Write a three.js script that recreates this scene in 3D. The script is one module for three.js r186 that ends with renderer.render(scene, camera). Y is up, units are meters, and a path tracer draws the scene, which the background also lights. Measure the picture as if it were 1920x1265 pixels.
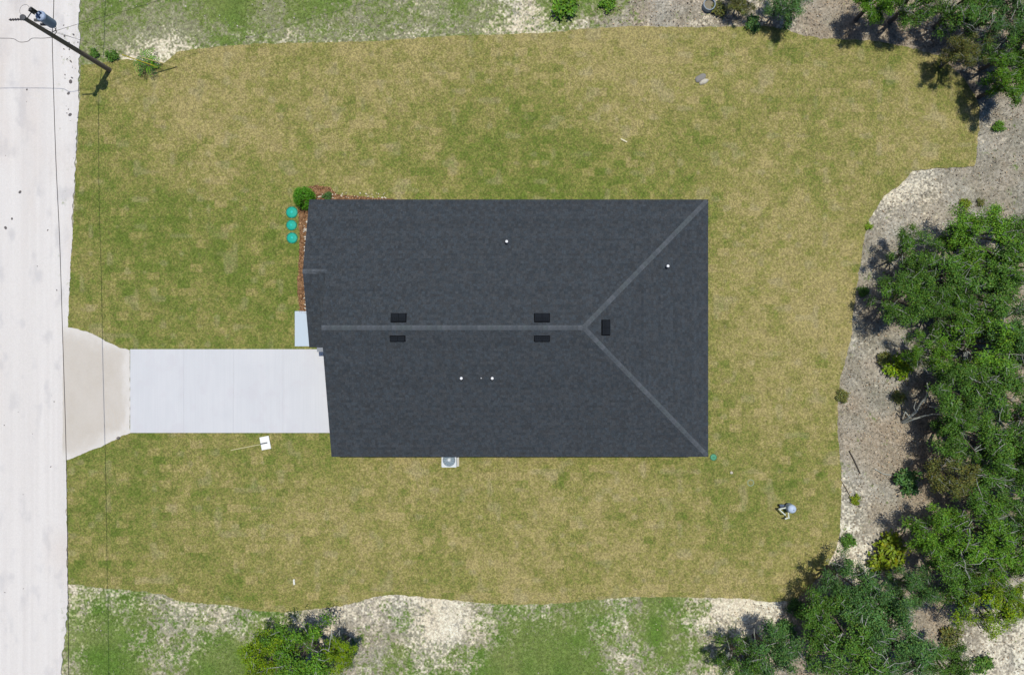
import * as THREE from 'three';
import { Sky } from 'three/addons/objects/Sky.js';
import { mergeGeometries } from 'three/addons/utils/BufferGeometryUtils.js';
import { RoundedBoxGeometry } from 'three/addons/geometries/RoundedBoxGeometry.js';

// ------------------------------------------------------------------ camera, sky, sun, exposure
const scene = new THREE.Scene();
const CAM_H = 40, PPM = 32;                       // drone height; 32 plan units (photo pixels at the ground) to a metre
const camera = new THREE.PerspectiveCamera(2 * Math.atan(632.5 / 1280) * 180 / Math.PI, 1920 / 1265, 0.5, 3000);
camera.position.set(0, CAM_H, 0);
camera.up.set(0, 0, -1);
camera.lookAt(0, 0, 0);
scene.add(camera);

const SUN = new THREE.Vector3(0.103, 1, -0.188).normalize();
const sky = new Sky();
sky.name = 'sky';
sky.scale.setScalar(2000);
sky.material.uniforms.sunPosition.value.copy(SUN);
sky.material.uniforms.turbidity.value = 8;
sky.material.uniforms.rayleigh.value = 0.6;
sky.material.uniforms.mieCoefficient.value = 0.004;
sky.userData = { kind: 'structure' };
scene.add(sky);
scene.environmentIntensity = 0.12;

const sun = new THREE.DirectionalLight(new THREE.Color(1, 0.95, 0.845), 4.6);
sun.name = 'sun';
sun.position.copy(SUN).multiplyScalar(80);
sun.target.position.set(0, 0, 0);
sun.castShadow = true;
sun.shadow.mapSize.set(4096, 4096);
Object.assign(sun.shadow.camera, { left: -45, right: 45, top: 35, bottom: -35, near: 1, far: 200 });
sun.shadow.radius = 1;
scene.add(sun, sun.target);

const renderer = new THREE.WebGLRenderer({ antialias: true });
renderer.toneMapping = THREE.LinearToneMapping;
renderer.toneMappingExposure = 1.0;
renderer.shadowMap.enabled = true;

// ------------------------------------------------------------------ helpers
const K = 1.62;                                   // what a sunlit level surface shows, over its base colour
const s2l = (c) => (c <= 0.04045 ? c / 12.92 : Math.pow((c + 0.055) / 1.055, 2.4));
const l2s = (c) => (c <= 0.0031308 ? c * 12.92 : 1.055 * Math.pow(c, 1 / 2.4) - 0.055);
const LUT = new Uint8Array(256).map((_, i) => Math.round(l2s(s2l(i / 255) / K) * 255));
const base = (r, g, b) => new THREE.Color().setRGB(s2l(r / 255) / K, s2l(g / 255) / K, s2l(b / 255) / K);
const mat = (rgb, rough = 0.9, more = {}) => new THREE.MeshPhysicalMaterial({ color: base(...rgb), roughness: rough, specularIntensity: 0.4, ...more });
const hash = (x, y, s) => { let h = (Math.imul(x, 374761393) + Math.imul(y, 668265263) + Math.imul(s, 1442695041)) | 0; h = Math.imul(h ^ (h >>> 13), 1274126177); h = Math.imul(h ^ (h >>> 15), 2246822519); return ((h ^ (h >>> 16)) >>> 0) / 4294967296; };
function vn(x, y, s) {
  const xi = Math.floor(x), yi = Math.floor(y); let fx = x - xi, fy = y - yi;
  fx = fx * fx * (3 - 2 * fx); fy = fy * fy * (3 - 2 * fy);
  const a = hash(xi, yi, s), b = hash(xi + 1, yi, s), c = hash(xi, yi + 1, s), d = hash(xi + 1, yi + 1, s);
  return a + (b - a) * fx + (c - a) * fy + (a - b - c + d) * fx * fy;
}
const fbm = (x, y, s) => 0.55 * vn(x, y, s) + 0.3 * vn(x * 2.1 + 7, y * 2.1, s + 1) + 0.15 * vn(x * 4.3, y * 4.3 + 3, s + 2);
const rng = (seed) => () => { seed = (seed + 0x6d2b79f5) | 0; let t = Math.imul(seed ^ (seed >>> 15), 1 | seed); t = (t + Math.imul(t ^ (t >>> 7), 61 | t)) ^ t; return ((t ^ (t >>> 14)) >>> 0) / 4294967296; };
const clamp = (x, a = 0, b = 1) => Math.min(b, Math.max(a, x));
const sstep = (a, b, x) => { const t = clamp((x - a) / (b - a)); return t * t * (3 - 2 * t); };
const mix3 = (a, b, t) => [a[0] + (b[0] - a[0]) * t, a[1] + (b[1] - a[1]) * t, a[2] + (b[2] - a[2]) * t];
// plan units -> metres on the level y (survey taken from the drone's height)
const at = (u, v, y = 0) => new THREE.Vector3((u - 960) * (CAM_H - y) / 1280, y, (v - 632.5) * (CAM_H - y) / 1280);
const taken = {};
const numbered = (n) => { const k = taken[n] ?? 0; taken[n] = k + 1; return k ? `${n}_${String(k).padStart(3, '0')}` : n; };
function tag(o, label, category, group) { o.userData = { ...o.userData, label, category }; if (group) o.userData.group = group; return o; }
function shade(o) { o.traverse((m) => { if (m.isMesh) { m.castShadow = true; m.receiveShadow = true; } }); return o; }
function thing(name, label, category, pos, turn = 0, group) {
  const o = new THREE.Group(); o.name = numbered(name); if (pos) o.position.copy(pos); o.rotation.y = turn;
  tag(o, label, category, group); scene.add(o); return o;
}
function part(name, geo, material, parent) { const m = new THREE.Mesh(geo, material); m.name = name; m.castShadow = m.receiveShadow = true; parent.add(m); return m; }
function struct(name, geo, material, parent = scene) { const m = part(parent === scene ? numbered(name) : name, geo, material, parent); if (parent === scene) m.userData.kind = 'structure'; return m; }
const box = (w, h, d, x = 0, y = 0, z = 0) => new THREE.BoxGeometry(w, h, d).translate(x, y, z);
const rbox = (w, h, d, x = 0, y = 0, z = 0, r = 0.02) => new RoundedBoxGeometry(w, h, d, 2, r).translate(x, y, z);
const cyl = (r0, r1, h, n, x = 0, y = 0, z = 0) => new THREE.CylinderGeometry(r1, r0, h, n).translate(x, y + h / 2, z);
const lathe = (pts, n = 24) => new THREE.LatheGeometry(pts.map((p) => new THREE.Vector2(...p)), n);
const clean = (gs) => mergeGeometries(gs.map((g) => { const q = g.index ? g.toNonIndexed() : g; for (const k of Object.keys(q.attributes)) if (!['position', 'normal', 'uv'].includes(k)) q.deleteAttribute(k); return q; }));
const tube = (pts, r, seg = 24, n = 6, closed = false) => new THREE.TubeGeometry(new THREE.CatmullRomCurve3(pts, closed), seg, r, n, closed);
function rod(a, b, r0, r1 = r0, n = 6) {
  const d = new THREE.Vector3().subVectors(b, a), l = d.length(), g = new THREE.CylinderGeometry(r1, r0, l, n);
  g.translate(0, l / 2, 0).applyQuaternion(new THREE.Quaternion().setFromUnitVectors(new THREE.Vector3(0, 1, 0), d.normalize()));
  return g.translate(a.x, a.y, a.z);
}
// colour texture over a rectangle of ground: fn(u, v, ix, iy) gives the seen colour 0..255
function colourMap(w, h, u0, v0, u1, v1, fn) {
  const d = new Uint8Array(w * h * 4);
  for (let j = 0, o = 0; j < h; j++) for (let i = 0; i < w; i++, o += 4) {
    const c = fn(u0 + (u1 - u0) * (i + 0.5) / w, v0 + (v1 - v0) * (j + 0.5) / h, i, j);
    for (let k = 0; k < 3; k++) d[o + k] = LUT[Math.round(clamp(c[k], 0, 255))];
    d[o + 3] = 255;
  }
  const t = new THREE.DataTexture(d, w, h); t.colorSpace = THREE.SRGBColorSpace; t.magFilter = THREE.LinearFilter; t.minFilter = THREE.LinearMipmapLinearFilter; t.generateMipmaps = true; t.needsUpdate = true;
  return t;
}
function greyTile(n, fn) {
  const d = new Uint8Array(n * n * 4);
  for (let j = 0, o = 0; j < n; j++) for (let i = 0; i < n; i++, o += 4) { d[o] = d[o + 1] = d[o + 2] = Math.round(clamp(fn(i, j)) * 255); d[o + 3] = 255; }
  const t = new THREE.DataTexture(d, n, n); t.wrapS = t.wrapT = THREE.RepeatWrapping; t.magFilter = THREE.LinearFilter; t.needsUpdate = true; return t;
}
const tvn = (i, j, cell, n, s) => { const m = n / cell, x = i / cell, y = j / cell, xi = Math.floor(x), yi = Math.floor(y); let fx = x - xi, fy = y - yi; fx = fx * fx * (3 - 2 * fx); fy = fy * fy * (3 - 2 * fy); const H = (a, b) => hash(a % m, b % m, s); const a = H(xi, yi), b = H(xi + 1, yi), c = H(xi, yi + 1), d = H(xi + 1, yi + 1); return a + (b - a) * fx + (c - a) * fy + (a - b - c + d) * fx * fy; };
const roughTile = greyTile(512, (i, j) => 0.35 * tvn(i, j, 16, 512, 5) + 0.35 * tvn(i, j, 4, 512, 6) + 0.3 * hash(i, j, 7));
const tiled = (t, sx, sy = sx) => { const c = t.clone(); c.repeat.set(sx, sy); c.needsUpdate = true; return c; };
// smooth field through scattered survey points: [u, v, ...values]
function field(pts, sigma, n) {
  const S = 20, U0 = -300, V0 = -300, W = 127, H = 94, grid = new Float32Array(W * H * n);
  for (let j = 0; j < H; j++) for (let i = 0; i < W; i++) {
    const u = U0 + i * S, v = V0 + j * S; let sw = 0; const acc = new Array(n).fill(0);
    for (const p of pts) { const d2 = ((p[0] - u) ** 2 + (p[1] - v) ** 2) / (sigma * sigma), w = Math.exp(-d2 / 2) + 1e-4 / (1 + d2 * d2); sw += w; for (let k = 0; k < n; k++) acc[k] += w * (p[2 + k] ?? 0); }
    for (let k = 0; k < n; k++) grid[(j * W + i) * n + k] = acc[k] / sw;
  }
  return (u, v, k) => {
    const x = clamp((u - U0) / S, 0, W - 1.001), y = clamp((v - V0) / S, 0, H - 1.001), i = x | 0, j = y | 0, fx = x - i, fy = y - j, q = (a, b) => grid[(b * W + a) * n + k];
    return (q(i, j) * (1 - fx) + q(i + 1, j) * fx) * (1 - fy) + (q(i, j + 1) * (1 - fx) + q(i + 1, j + 1) * fx) * fy;
  };
}
function inside(poly, u, v) { let c = false; for (let i = 0, j = poly.length - 1; i < poly.length; j = i++) { const [a, b] = poly[i], [d, e] = poly[j]; if ((b > v) !== (e > v) && u < (d - a) * (v - b) / (e - b) + a) c = !c; } return c; }
// outline resampled and roughened, plan units
function ragged(poly, step, amp, seed) {
  const out = [];
  for (let i = 0; i < poly.length; i++) {
    const [a, b] = poly[i], [c, d] = poly[(i + 1) % poly.length], l = Math.hypot(c - a, d - b), n = Math.max(1, Math.round(l / step));
    for (let k = 0; k < n; k++) { const t = k / n, u = a + (c - a) * t, v = b + (d - b) * t; out.push([u + (fbm(u / 9, v / 9, seed) - 0.5) * 2 * amp, v + (fbm(u / 9, v / 9, seed + 40) - 0.5) * 2 * amp]); }
  }
  return out;
}
// slab with a plan outline; top at y, thick d; uv runs 0..1 over the rectangle r = [u0, v0, u1, v1]
function slab(outline, y, d, r) {
  const s = new THREE.Shape(outline.map(([u, v]) => new THREE.Vector2((u - 960) / PPM, -(v - 632.5) / PPM)));
  const g = new THREE.ExtrudeGeometry(s, { depth: d, bevelEnabled: false });
  g.rotateX(-Math.PI / 2).translate(0, y - d, 0);
  const p = g.attributes.position, q = g.attributes.uv;
  for (let i = 0; i < p.count; i++) q.setXY(i, (p.getX(i) * PPM + 960 - r[0]) / (r[2] - r[0]), (p.getZ(i) * PPM + 632.5 - r[1]) / (r[3] - r[1]));
  return g;
}
const Z = new THREE.Vector3(), mtx = new THREE.Matrix4(), qt = new THREE.Quaternion(), eul = new THREE.Euler(), scl = new THREE.Vector3();
// loose stuff nobody could count: many small copies
function scatter(name, geo, material, list, label, category) {
  const m = new THREE.InstancedMesh(geo, material, list.length); m.name = name; m.castShadow = m.receiveShadow = true;
  const c = new THREE.Color();
  list.forEach(([x, y, z, rx, ry, rz, sx, sy, sz, col], i) => { m.setMatrixAt(i, mtx.compose(Z.set(x, y, z), qt.setFromEuler(eul.set(rx, ry, rz)), scl.set(sx, sy, sz))); m.setColorAt(i, c.setRGB(s2l(col[0] / 255) / K, s2l(col[1] / 255) / K, s2l(col[2] / 255) / K)); });
  m.userData = { kind: 'stuff', label, category }; scene.add(m); return m;
}

// ------------------------------------------------------------------ the ground
const lawnOutline = [[152, 122], [205, 116], [240, 110], [262, 118], [290, 126], [316, 112], [332, 97], [400, 88], [500, 81], [600, 80], [700, 77], [800, 70], [880, 66], [960, 64], [1040, 60], [1100, 54], [1180, 49], [1300, 51], [1400, 50], [1440, 50], [1470, 55], [1500, 64], [1540, 73], [1600, 74], [1650, 78], [1700, 88], [1740, 98], [1770, 110], [1785, 125], [1810, 150], [1830, 185], [1838, 200], [1835, 250], [1830, 300], [1826, 312], [1760, 315], [1712, 320], [1690, 345], [1660, 365], [1643, 390], [1630, 410], [1622, 440], [1614, 490], [1605, 545], [1600, 590], [1595, 640], [1588, 665], [1578, 700], [1572, 740], [1570, 800], [1574, 840], [1577, 890], [1578, 940], [1575, 990], [1570, 1025], [1552, 1060], [1520, 1100], [1490, 1124], [1440, 1128], [1400, 1122], [1330, 1120], [1200, 1118], [1100, 1125], [1060, 1130], [1000, 1133], [950, 1133], [880, 1128], [800, 1120], [740, 1114], [710, 1117], [670, 1128], [640, 1135], [600, 1140], [540, 1147], [480, 1145], [430, 1135], [360, 1130], [330, 1125], [310, 1115], [270, 1108], [200, 1103], [160, 1098], [127, 1095], [126, 1000], [124, 862], [124, 740], [127, 613], [132, 500], [138, 400], [143, 300], [147, 220]];
const roadEdge = [[147, -700], [147, 0], [149, 60], [150, 110], [146, 200], [140, 330], [132, 480], [127, 600], [125, 800], [125, 1000], [126, 1095], [121, 1190], [112, 1265], [104, 1400], [104, 2000]];
const apronOutline = [[118, 612], [150, 618], [178, 628], [200, 640], [225, 652], [244, 656], [244, 812], [228, 816], [215, 825], [190, 836], [160, 848], [118, 866]];
const mulchOutline = [[559, 392], [562, 372], [575, 352], [596, 348], [620, 350], [632, 364], [690, 370], [724, 372], [760, 376], [760, 412], [640, 420], [628, 588], [561, 588], [558, 520], [562, 450]];

const lawnGreen = field([[200, 250, .45], [300, 420, .75], [450, 500, .82], [430, 350, .6], [300, 600, .65], [170, 400, .7], [160, 300, .75], [450, 150, .2], [700, 130, .12], [700, 250, .4], [900, 230, .45], [950, 300, .78], [1050, 250, .68], [800, 330, .6], [1100, 130, .12], [1200, 200, .25], [1300, 130, .3], [1450, 130, .5], [1600, 150, .45], [1700, 250, .25], [1800, 270, .4], [1500, 300, .3], [1420, 400, .3], [1380, 480, .45], [1500, 500, .08], [1560, 600, .08], [1450, 700, .35], [1500, 800, .15], [1400, 870, .5], [1420, 900, .95], [1480, 960, .8], [1540, 1000, .2], [1540, 850, .15], [1300, 950, .35], [1200, 1000, .3], [1100, 900, .3], [1000, 1000, .25], [850, 950, .3], [700, 1000, .5], [600, 920, .45], [550, 1000, .4], [450, 950, .45], [400, 900, .55], [250, 900, .6], [160, 900, .75], [180, 1000, .65], [200, 850, .65], [300, 1050, .45], [450, 1060, .55], [650, 1080, .4], [800, 1080, .4], [1000, 1100, .2], [1250, 1090, .15], [1400, 1100, .1], [1500, 1050, .2], [170, 600, .5], [250, 170, .3], [1600, 350, .3], [350, 260, .2], [560, 250, .25], [560, 640, .7], [500, 830, .5], [900, 360, .7], [1280, 340, .6]], 70, 1);
function lawnTone(u, v) {
  const g = lawnGreen(u, v, 0), n1 = fbm(u / 120, v / 120, 11), n2 = vn(u / 34, v / 34, 15), n3 = vn(u / 11, v / 11, 17);
  const row = Math.floor(v / 15), col = Math.floor((u + (row & 1) * 12) / 23), sod = hash(col, row, 19);   // laid turf strips differ in tone
  return -0.03 + g * 1.12 + 0.5 * (n1 - 0.5) + 0.34 * (n2 - 0.5) + 0.34 * (n3 - 0.5) + 0.24 * (vn(u / 5, v / 5, 18) - 0.5) + (sod - 0.5) * 0.3 + (sod > 0.97 ? 0.15 : sod < 0.05 ? -0.2 : 0);
}
function lawnColour(u, v, grain, light) {
  const t = lawnTone(u, v) + grain;
  let c = t < 0.45 ? mix3([168, 155, 102], [143, 139, 78], clamp(t / 0.45)) : mix3([143, 139, 78], [104, 120, 50], clamp((t - 0.45) / 0.65));
  const dead = sstep(0.72, 0.9, vn(u / 17 + 90, v / 17, 23)) * 0.35;
  c = mix3(c, [168, 158, 124], dead);
  return [c[0] * light, c[1] * light, c[2] * light];
}
const groundMix = field([
  [170, 30, .12, .5, 0], [250, 30, .1, .5, 0], [330, 30, .15, .4, 0], [318, 104, .8, .1, .1], [304, 108, 1, 0, 0], [230, 95, .5, .4, 0], [430, 12, .05, 1, 0], [400, 60, .25, .4, 0], [500, 30, .18, .4, 0], [500, 74, .65, .3, 0], [600, 30, .1, .8, 0], [600, 74, .6, .3, 0], [650, 66, .5, .3, 0], [700, 30, .2, .4, 0], [780, 30, .25, .35, 0], [780, 62, .6, .3, 0], [880, 30, .2, .4, 0], [900, 60, .5, .45, 0], [960, 20, .6, .35, 0], [1000, 40, .85, .3, .1], [1060, 6, .1, 1, 0], [1080, 40, .75, .4, .1], [1140, 6, .2, .8, 0], [1130, 45, .3, .2, .4], [1200, 30, .35, .1, .5], [1280, 30, .4, .08, .4], [1340, 45, .5, .15, .3], [1400, 40, .5, .2, .3], [1450, 40, .6, .1, .4], [1540, 30, .25, .05, .8], [1580, 40, .25, .05, .8], [1650, 70, .5, 0, .7], [1690, 60, .3, 0, .9], [1750, 90, .6, 0, .6], [1800, 110, .2, 0, .9], [1830, 130, .15, 0, .8], [1870, 60, .1, .1, 1], [1900, 150, .1, .1, .9], [1870, 190, .15, .05, .7], [1850, 230, .6, .05, .1], [1880, 280, .3, .1, .2], [1850, 305, .5, .05, .1], [1910, 320, .3, .1, .3],
  [1750, 325, .6, .05, .1], [1690, 345, .95, 0, 0], [1662, 378, 1, 0, 0], [1690, 385, .3, 0, .8], [1702, 400, .7, 0, .3], [1800, 350, .3, .1, .1], [1850, 370, .3, .1, .2], [1680, 430, .2, .15, .1], [1650, 470, .15, .1, .1], [1690, 480, .3, .05, .5], [1640, 540, .15, .15, .2], [1650, 620, .25, .05, .3], [1640, 590, .2, .05, .3], [1600, 660, .6, 0, 0], [1620, 700, .3, .05, .3], [1600, 760, .3, .02, .5], [1650, 760, .2, .2, .3], [1620, 830, .35, .02, .7], [1680, 830, .35, .02, .9], [1700, 850, .3, 0, 1], [1590, 880, .5, .05, .2], [1620, 900, .3, .05, .4], [1582, 930, .9, 0, 0], [1582, 980, .95, 0, .1], [1620, 970, .4, 0, .3], [1650, 980, .4, .05, .4], [1580, 1040, .9, .1, .1], [1620, 1050, .75, .1, .3], [1750, 940, .3, 0, 1], [1780, 820, .1, .1, .9], [1850, 600, .1, .1, .9], [1850, 1000, .1, .1, 1], [1760, 1060, .1, 0, 1], [1690, 1110, .5, 0, .5], [1740, 1190, .5, .05, .8], [1780, 1180, .3, .2, .8], [1830, 1200, .7, .05, .2], [1880, 1220, .75, .05, .1], [1910, 1180, .6, .1, .2], [1820, 1250, .6, .1, .2],
  [150, 1110, .8, .35, 0], [140, 1160, .5, .75, 0], [180, 1130, .55, .55, 0], [200, 1210, .05, 1, 0], [160, 1220, .4, .7, 0], [130, 1250, .5, .5, 0], [220, 1150, .3, .8, 0], [280, 1130, .5, .4, 0], [260, 1180, .3, .6, 0], [300, 1200, .45, .4, .2], [340, 1150, .6, .4, 0], [340, 1220, .4, .45, .2], [400, 1160, .55, .45, 0], [450, 1170, .6, .4, 0], [420, 1235, .05, 1, 0], [500, 1170, .4, .6, 0], [530, 1160, .5, .5, 0], [620, 1150, .6, .15, .1], [660, 1142, .75, .05, 0], [700, 1135, .85, .05, 0], [690, 1165, .55, .15, .2], [680, 1190, .2, .2, .5], [720, 1190, .2, .3, .5], [740, 1210, .3, .5, .2], [700, 1240, .5, .35, .1], [760, 1150, .75, .35, 0], [820, 1240, .4, .6, 0], [860, 1250, .3, .75, 0], [780, 1255, .5, .45, 0], [880, 1225, .45, .5, 0], [820, 1160, 1.05, 0, 0], [830, 1190, 1.05, .05, 0], [790, 1180, .95, .1, 0], [755, 1190, .3, .8, 0], [870, 1150, .75, .4, 0], [900, 1200, .75, .2, .2], [930, 1160, .5, .55, 0], [960, 1200, .2, .85, 0], [1000, 1240, 0, 1, 0], [1060, 1240, 0, 1, 0], [950, 1250, .1, .9, 0], [1000, 1160, .5, .5, 0], [1100, 1140, .2, .8, 0], [1120, 1190, .45, .5, 0], [1160, 1135, .65, .4, 0], [1200, 1180, .3, .7, 0], [1190, 1220, .65, .4, 0], [1230, 1250, .5, .4, 0], [1250, 1210, .05, 1, 0], [1260, 1135, .2, .85, 0], [1300, 1160, .65, .5, 0], [1330, 1150, .75, .3, 0], [1380, 1145, .95, .1, .1], [1420, 1150, 1, 0, .2], [1340, 1210, .4, .5, 0], [1320, 1250, .6, .4, 0], [1440, 1180, .7, .1, .3], [1500, 1180, .3, .1, .9], [1510, 1230, .3, .1, .9], [1560, 1100, .2, .1, .6]].map((p) => (p[0] > 1560 && p[2] < 0.56 ? [p[0], p[1], p[2] * 0.62, p[3], p[4]] : p)), 34, 3);
const greenMask = (u, v) => sstep(0.26, 0.7, groundMix(u, v, 1) + (vn(u / 26, v / 26, 31) - 0.5) * 0.3 + (vn(u / 8, v / 8, 32) - 0.5) * 0.4 + (vn(u / 2.6, v / 2.6, 33) - 0.5) * 0.5);
const sandMask = (u, v) => sstep(0.4, 0.9, groundMix(u, v, 0) + (vn(u / 22, v / 22, 35) - 0.5) * 0.25 + (vn(u / 7, v / 7, 36) - 0.5) * 0.3 + (vn(u / 2.8, v / 2.8, 37) - 0.5) * 0.62);
function groundColour(u, v, i, j) {
  const brown = clamp(groundMix(u, v, 2) + (fbm(u / 40, v / 40, 41) - 0.5) * 1.1), s = sandMask(u, v), g = greenMask(u, v);
  let c = mix3(mix3(mix3([146, 142, 126], [176, 171, 156], sstep(0.3, 0.75, fbm(u / 34, v / 34, 47))), [164, 162, 132], sstep(0.2, 0.6, groundMix(u, v, 1))), [166, 150, 127], brown); if (v < 120 && u < 960) c = mix3(c, [138, 141, 100], 0.8);
  c = mix3(c, [188, 178, 160], sstep(0.55, 0.9, vn(u / 2.6, v / 2.6, 42)) * 0.5); c = mix3(c, [116, 110, 94], sstep(0.66, 0.9, vn(u / 3.1 + 50, v / 3.1, 48)) * 0.55 * (1 - s));
  c = mix3(c, mix3([86, 123, 40], [124, 136, 74], v < 120 ? 0.35 + 0.65 * vn(u / 40, v / 40, 44) : vn(u / 30, v / 30, 44)), g * 0.9);
  c = mix3(c, mix3([238, 230, 206], [234, 218, 188], vn(u / 50, v / 50, 43)), s * (1 - 0.35 * g));
  const h = hash(i, j, 45), k = 0.86 + 0.28 * h + (vn(u / 3.2, v / 3.2, 46) - 0.5) * 0.22;
  return [c[0] * k, c[1] * k, c[2] * k];
}
const GR = [-240, -200, 2160, 1465];               // 75 m by 52 m round the plot
const groundTex = colourMap(2048, 1420, ...GR, groundColour);
const farTex = colourMap(512, 512, 0, 0, 512, 512, (u, v, i, j) => {
  const g = tvn(i, j, 64, 512, 3) * 0.6 + tvn(i, j, 16, 512, 4) * 0.4, k = 0.85 + 0.3 * hash(i, j, 2);
  const c = mix3([150, 145, 118], [98, 120, 56], sstep(0.35, 0.65, g)); return [c[0] * k, c[1] * k, c[2] * k];
});
farTex.wrapS = farTex.wrapT = THREE.RepeatWrapping; farTex.repeat.set(60, 60);
struct('terrain', new THREE.PlaneGeometry(1200, 1200).rotateX(-Math.PI / 2).translate(0, -0.06, 0), new THREE.MeshPhysicalMaterial({ specularIntensity: 0.3, map: farTex, roughness: 1 }));
{
  // gently uneven soil round the plot
  const W = (GR[2] - GR[0]) / PPM, H = (GR[3] - GR[1]) / PPM, g = new THREE.PlaneGeometry(W, H, 150, 104).rotateX(-Math.PI / 2);
  g.translate((GR[0] + GR[2]) / 2 / PPM - 30, 0, (GR[1] + GR[3]) / 2 / PPM - 632.5 / PPM);
  const p = g.attributes.position, q = g.attributes.uv;
  for (let i = 0; i < p.count; i++) {
    const u = p.getX(i) * PPM + 960, v = p.getZ(i) * PPM + 632.5; q.setXY(i, (u - GR[0]) / (GR[2] - GR[0]), (v - GR[1]) / (GR[3] - GR[1]));
    p.setY(i, -0.03 + (vn(u / 60, v / 60, 51) - 0.5) * 0.05);
  }
  g.computeVertexNormals();
  struct('ground', g, new THREE.MeshPhysicalMaterial({ specularIntensity: 0.3, map: groundTex, roughness: 1, bumpMap: tiled(roughTile, 40, 28), bumpScale: 0.014 }));
}
const LR = [110, 30, 1860, 1165];
const lawnTex = colourMap(2048, 1328, ...LR, (u, v, i, j) => {
  const f = vn(u / 2.3, v / 2.3, 61), h = hash(i, j, 62);
  return lawnColour(u, v, (f - 0.5) * 0.6, 0.88 + 0.24 * h + (vn(u / 1.9, v / 1.9, 63) - 0.5) * 0.36);
});
struct('lawn', slab(ragged(lawnOutline, 3, 2.6, 71), 0.03, 0.09, LR), new THREE.MeshPhysicalMaterial({ specularIntensity: 0.3, map: lawnTex, roughness: 1, bumpMap: tiled(roughTile, 36, 23), bumpScale: 0.012 }));

// ------------------------------------------------------------------ road, apron, driveway, walk
const RR = [-420, -700, 170, 2000];
const roadTex = colourMap(700, 2048, ...RR, (u, v, i, j) => {
  const track = 0.5 * vn(u / 5, v / 400, 81) + 0.3 * vn(u / 14, v / 260, 82) + 0.2 * vn(u / 2, v / 90, 83);
  let c = mix3([225, 219, 213], [239, 234, 228], track);
  c = mix3(c, [208, 204, 202], sstep(0.55, 0.85, fbm(u / 22, v / 40, 84)) * 0.65);
  c = mix3(c, [222, 210, 200], sstep(0.55, 0.9, fbm(u / 60, v / 200, 85)) * 0.5);
  const k = 0.975 + 0.05 * hash(i, j, 86); return [c[0] * k, c[1] * k, c[2] * k];
});
{
  const right = []; for (let i = 0; i < roadEdge.length - 1; i++) { const [a, b] = roadEdge[i], [c, d] = roadEdge[i + 1], n = Math.max(1, Math.round(Math.abs(d - b) / 3)); for (let k = 0; k < n; k++) { const v = b + (d - b) * k / n; right.push([a + (c - a) * k / n + (vn(v / 5, 3, 91) - 0.5) * 4 + (vn(v / 40, 8, 92) - 0.5) * 5, v]); } }
  struct('road', slab([[-400, -700], ...right, [104, 2000], [-400, 2000]], 0.018, 0.1, RR), new THREE.MeshPhysicalMaterial({ specularIntensity: 0.3, map: roadTex, roughness: 0.95, bumpMap: tiled(roughTile, 6, 28), bumpScale: 0.006 }));
}
const AR = [110, 600, 250, 875];
const apronTex = colourMap(420, 825, ...AR, (u, v, i, j) => {
  const n = fbm(u / 22, v / 30, 95), edge = Math.min(244 - u, (v - 612) * 0.9 - (u - 118) * 0.28, 866 - v - (u - 118) * 0.4);
  const dust = sstep(30, 0, edge + (n - 0.5) * 44);      // pale sand trodden over the rim
  let c = mix3([208, 199, 186], [218, 210, 199], n); c = mix3(c, [234, 229, 222], dust * 0.8);
  const k = 0.96 + 0.08 * hash(i, j, 96); return [c[0] * k, c[1] * k, c[2] * k];
});
struct('driveway_apron', slab(ragged(apronOutline, 3, 1.6, 97), 0.05, 0.14, AR), new THREE.MeshPhysicalMaterial({ specularIntensity: 0.3, map: apronTex, roughness: 0.95, bumpMap: tiled(roughTile, 3, 6), bumpScale: 0.008 }));
const slabTex = [0, 1, 2].map((s) => colourMap(256, 512, 0, 0, 128, 256, (u, v, i, j) => {
  const broom = vn(u / 1.2, v / 90, 100 + s), n = fbm(u / 40, v / 60, 104 + s);
  let c = mix3([213, 214, 216], [224, 224, 225], 0.55 * n + 0.45 * broom);
  c = mix3(c, [214, 211, 214], sstep(0.55, 0.85, fbm(u / 25, v / 40, 110 + s)) * 0.5);
  const k = 0.985 + 0.03 * hash(i, j, 112); return [c[0] * k, c[1] * k, c[2] * k];
}));
const slabMat = slabTex.map((t) => new THREE.MeshPhysicalMaterial({ specularIntensity: 0.3, map: t, roughness: 0.85 }));
{
  const drive = new THREE.Group(); drive.name = 'driveway'; drive.userData.kind = 'structure'; scene.add(drive);
  const cuts = [244.6, 345, 438, 531, 662].map((u) => (u - 960) / PPM), z0 = (654.5 - 632.5) / PPM, z1 = (811 - 632.5) / PPM;
  for (let i = 0; i < 4; i++) {
    const g = rbox(cuts[i + 1] - cuts[i] - 0.003, 0.14, z1 - z0, (cuts[i] + cuts[i + 1]) / 2, 0.005, (z0 + z1) / 2, 0.003);
    struct('slab', g, slabMat[i % 3], drive);
  }
}
struct('walkway', rbox(2.75, 0.14, 2.06, -12.72 + 2.75 / 2, 0.002, -0.51, 0.012), mat([203, 216, 226], 0.85, { bumpMap: tiled(roughTile, 2, 2), bumpScale: 0.003 }));

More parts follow.
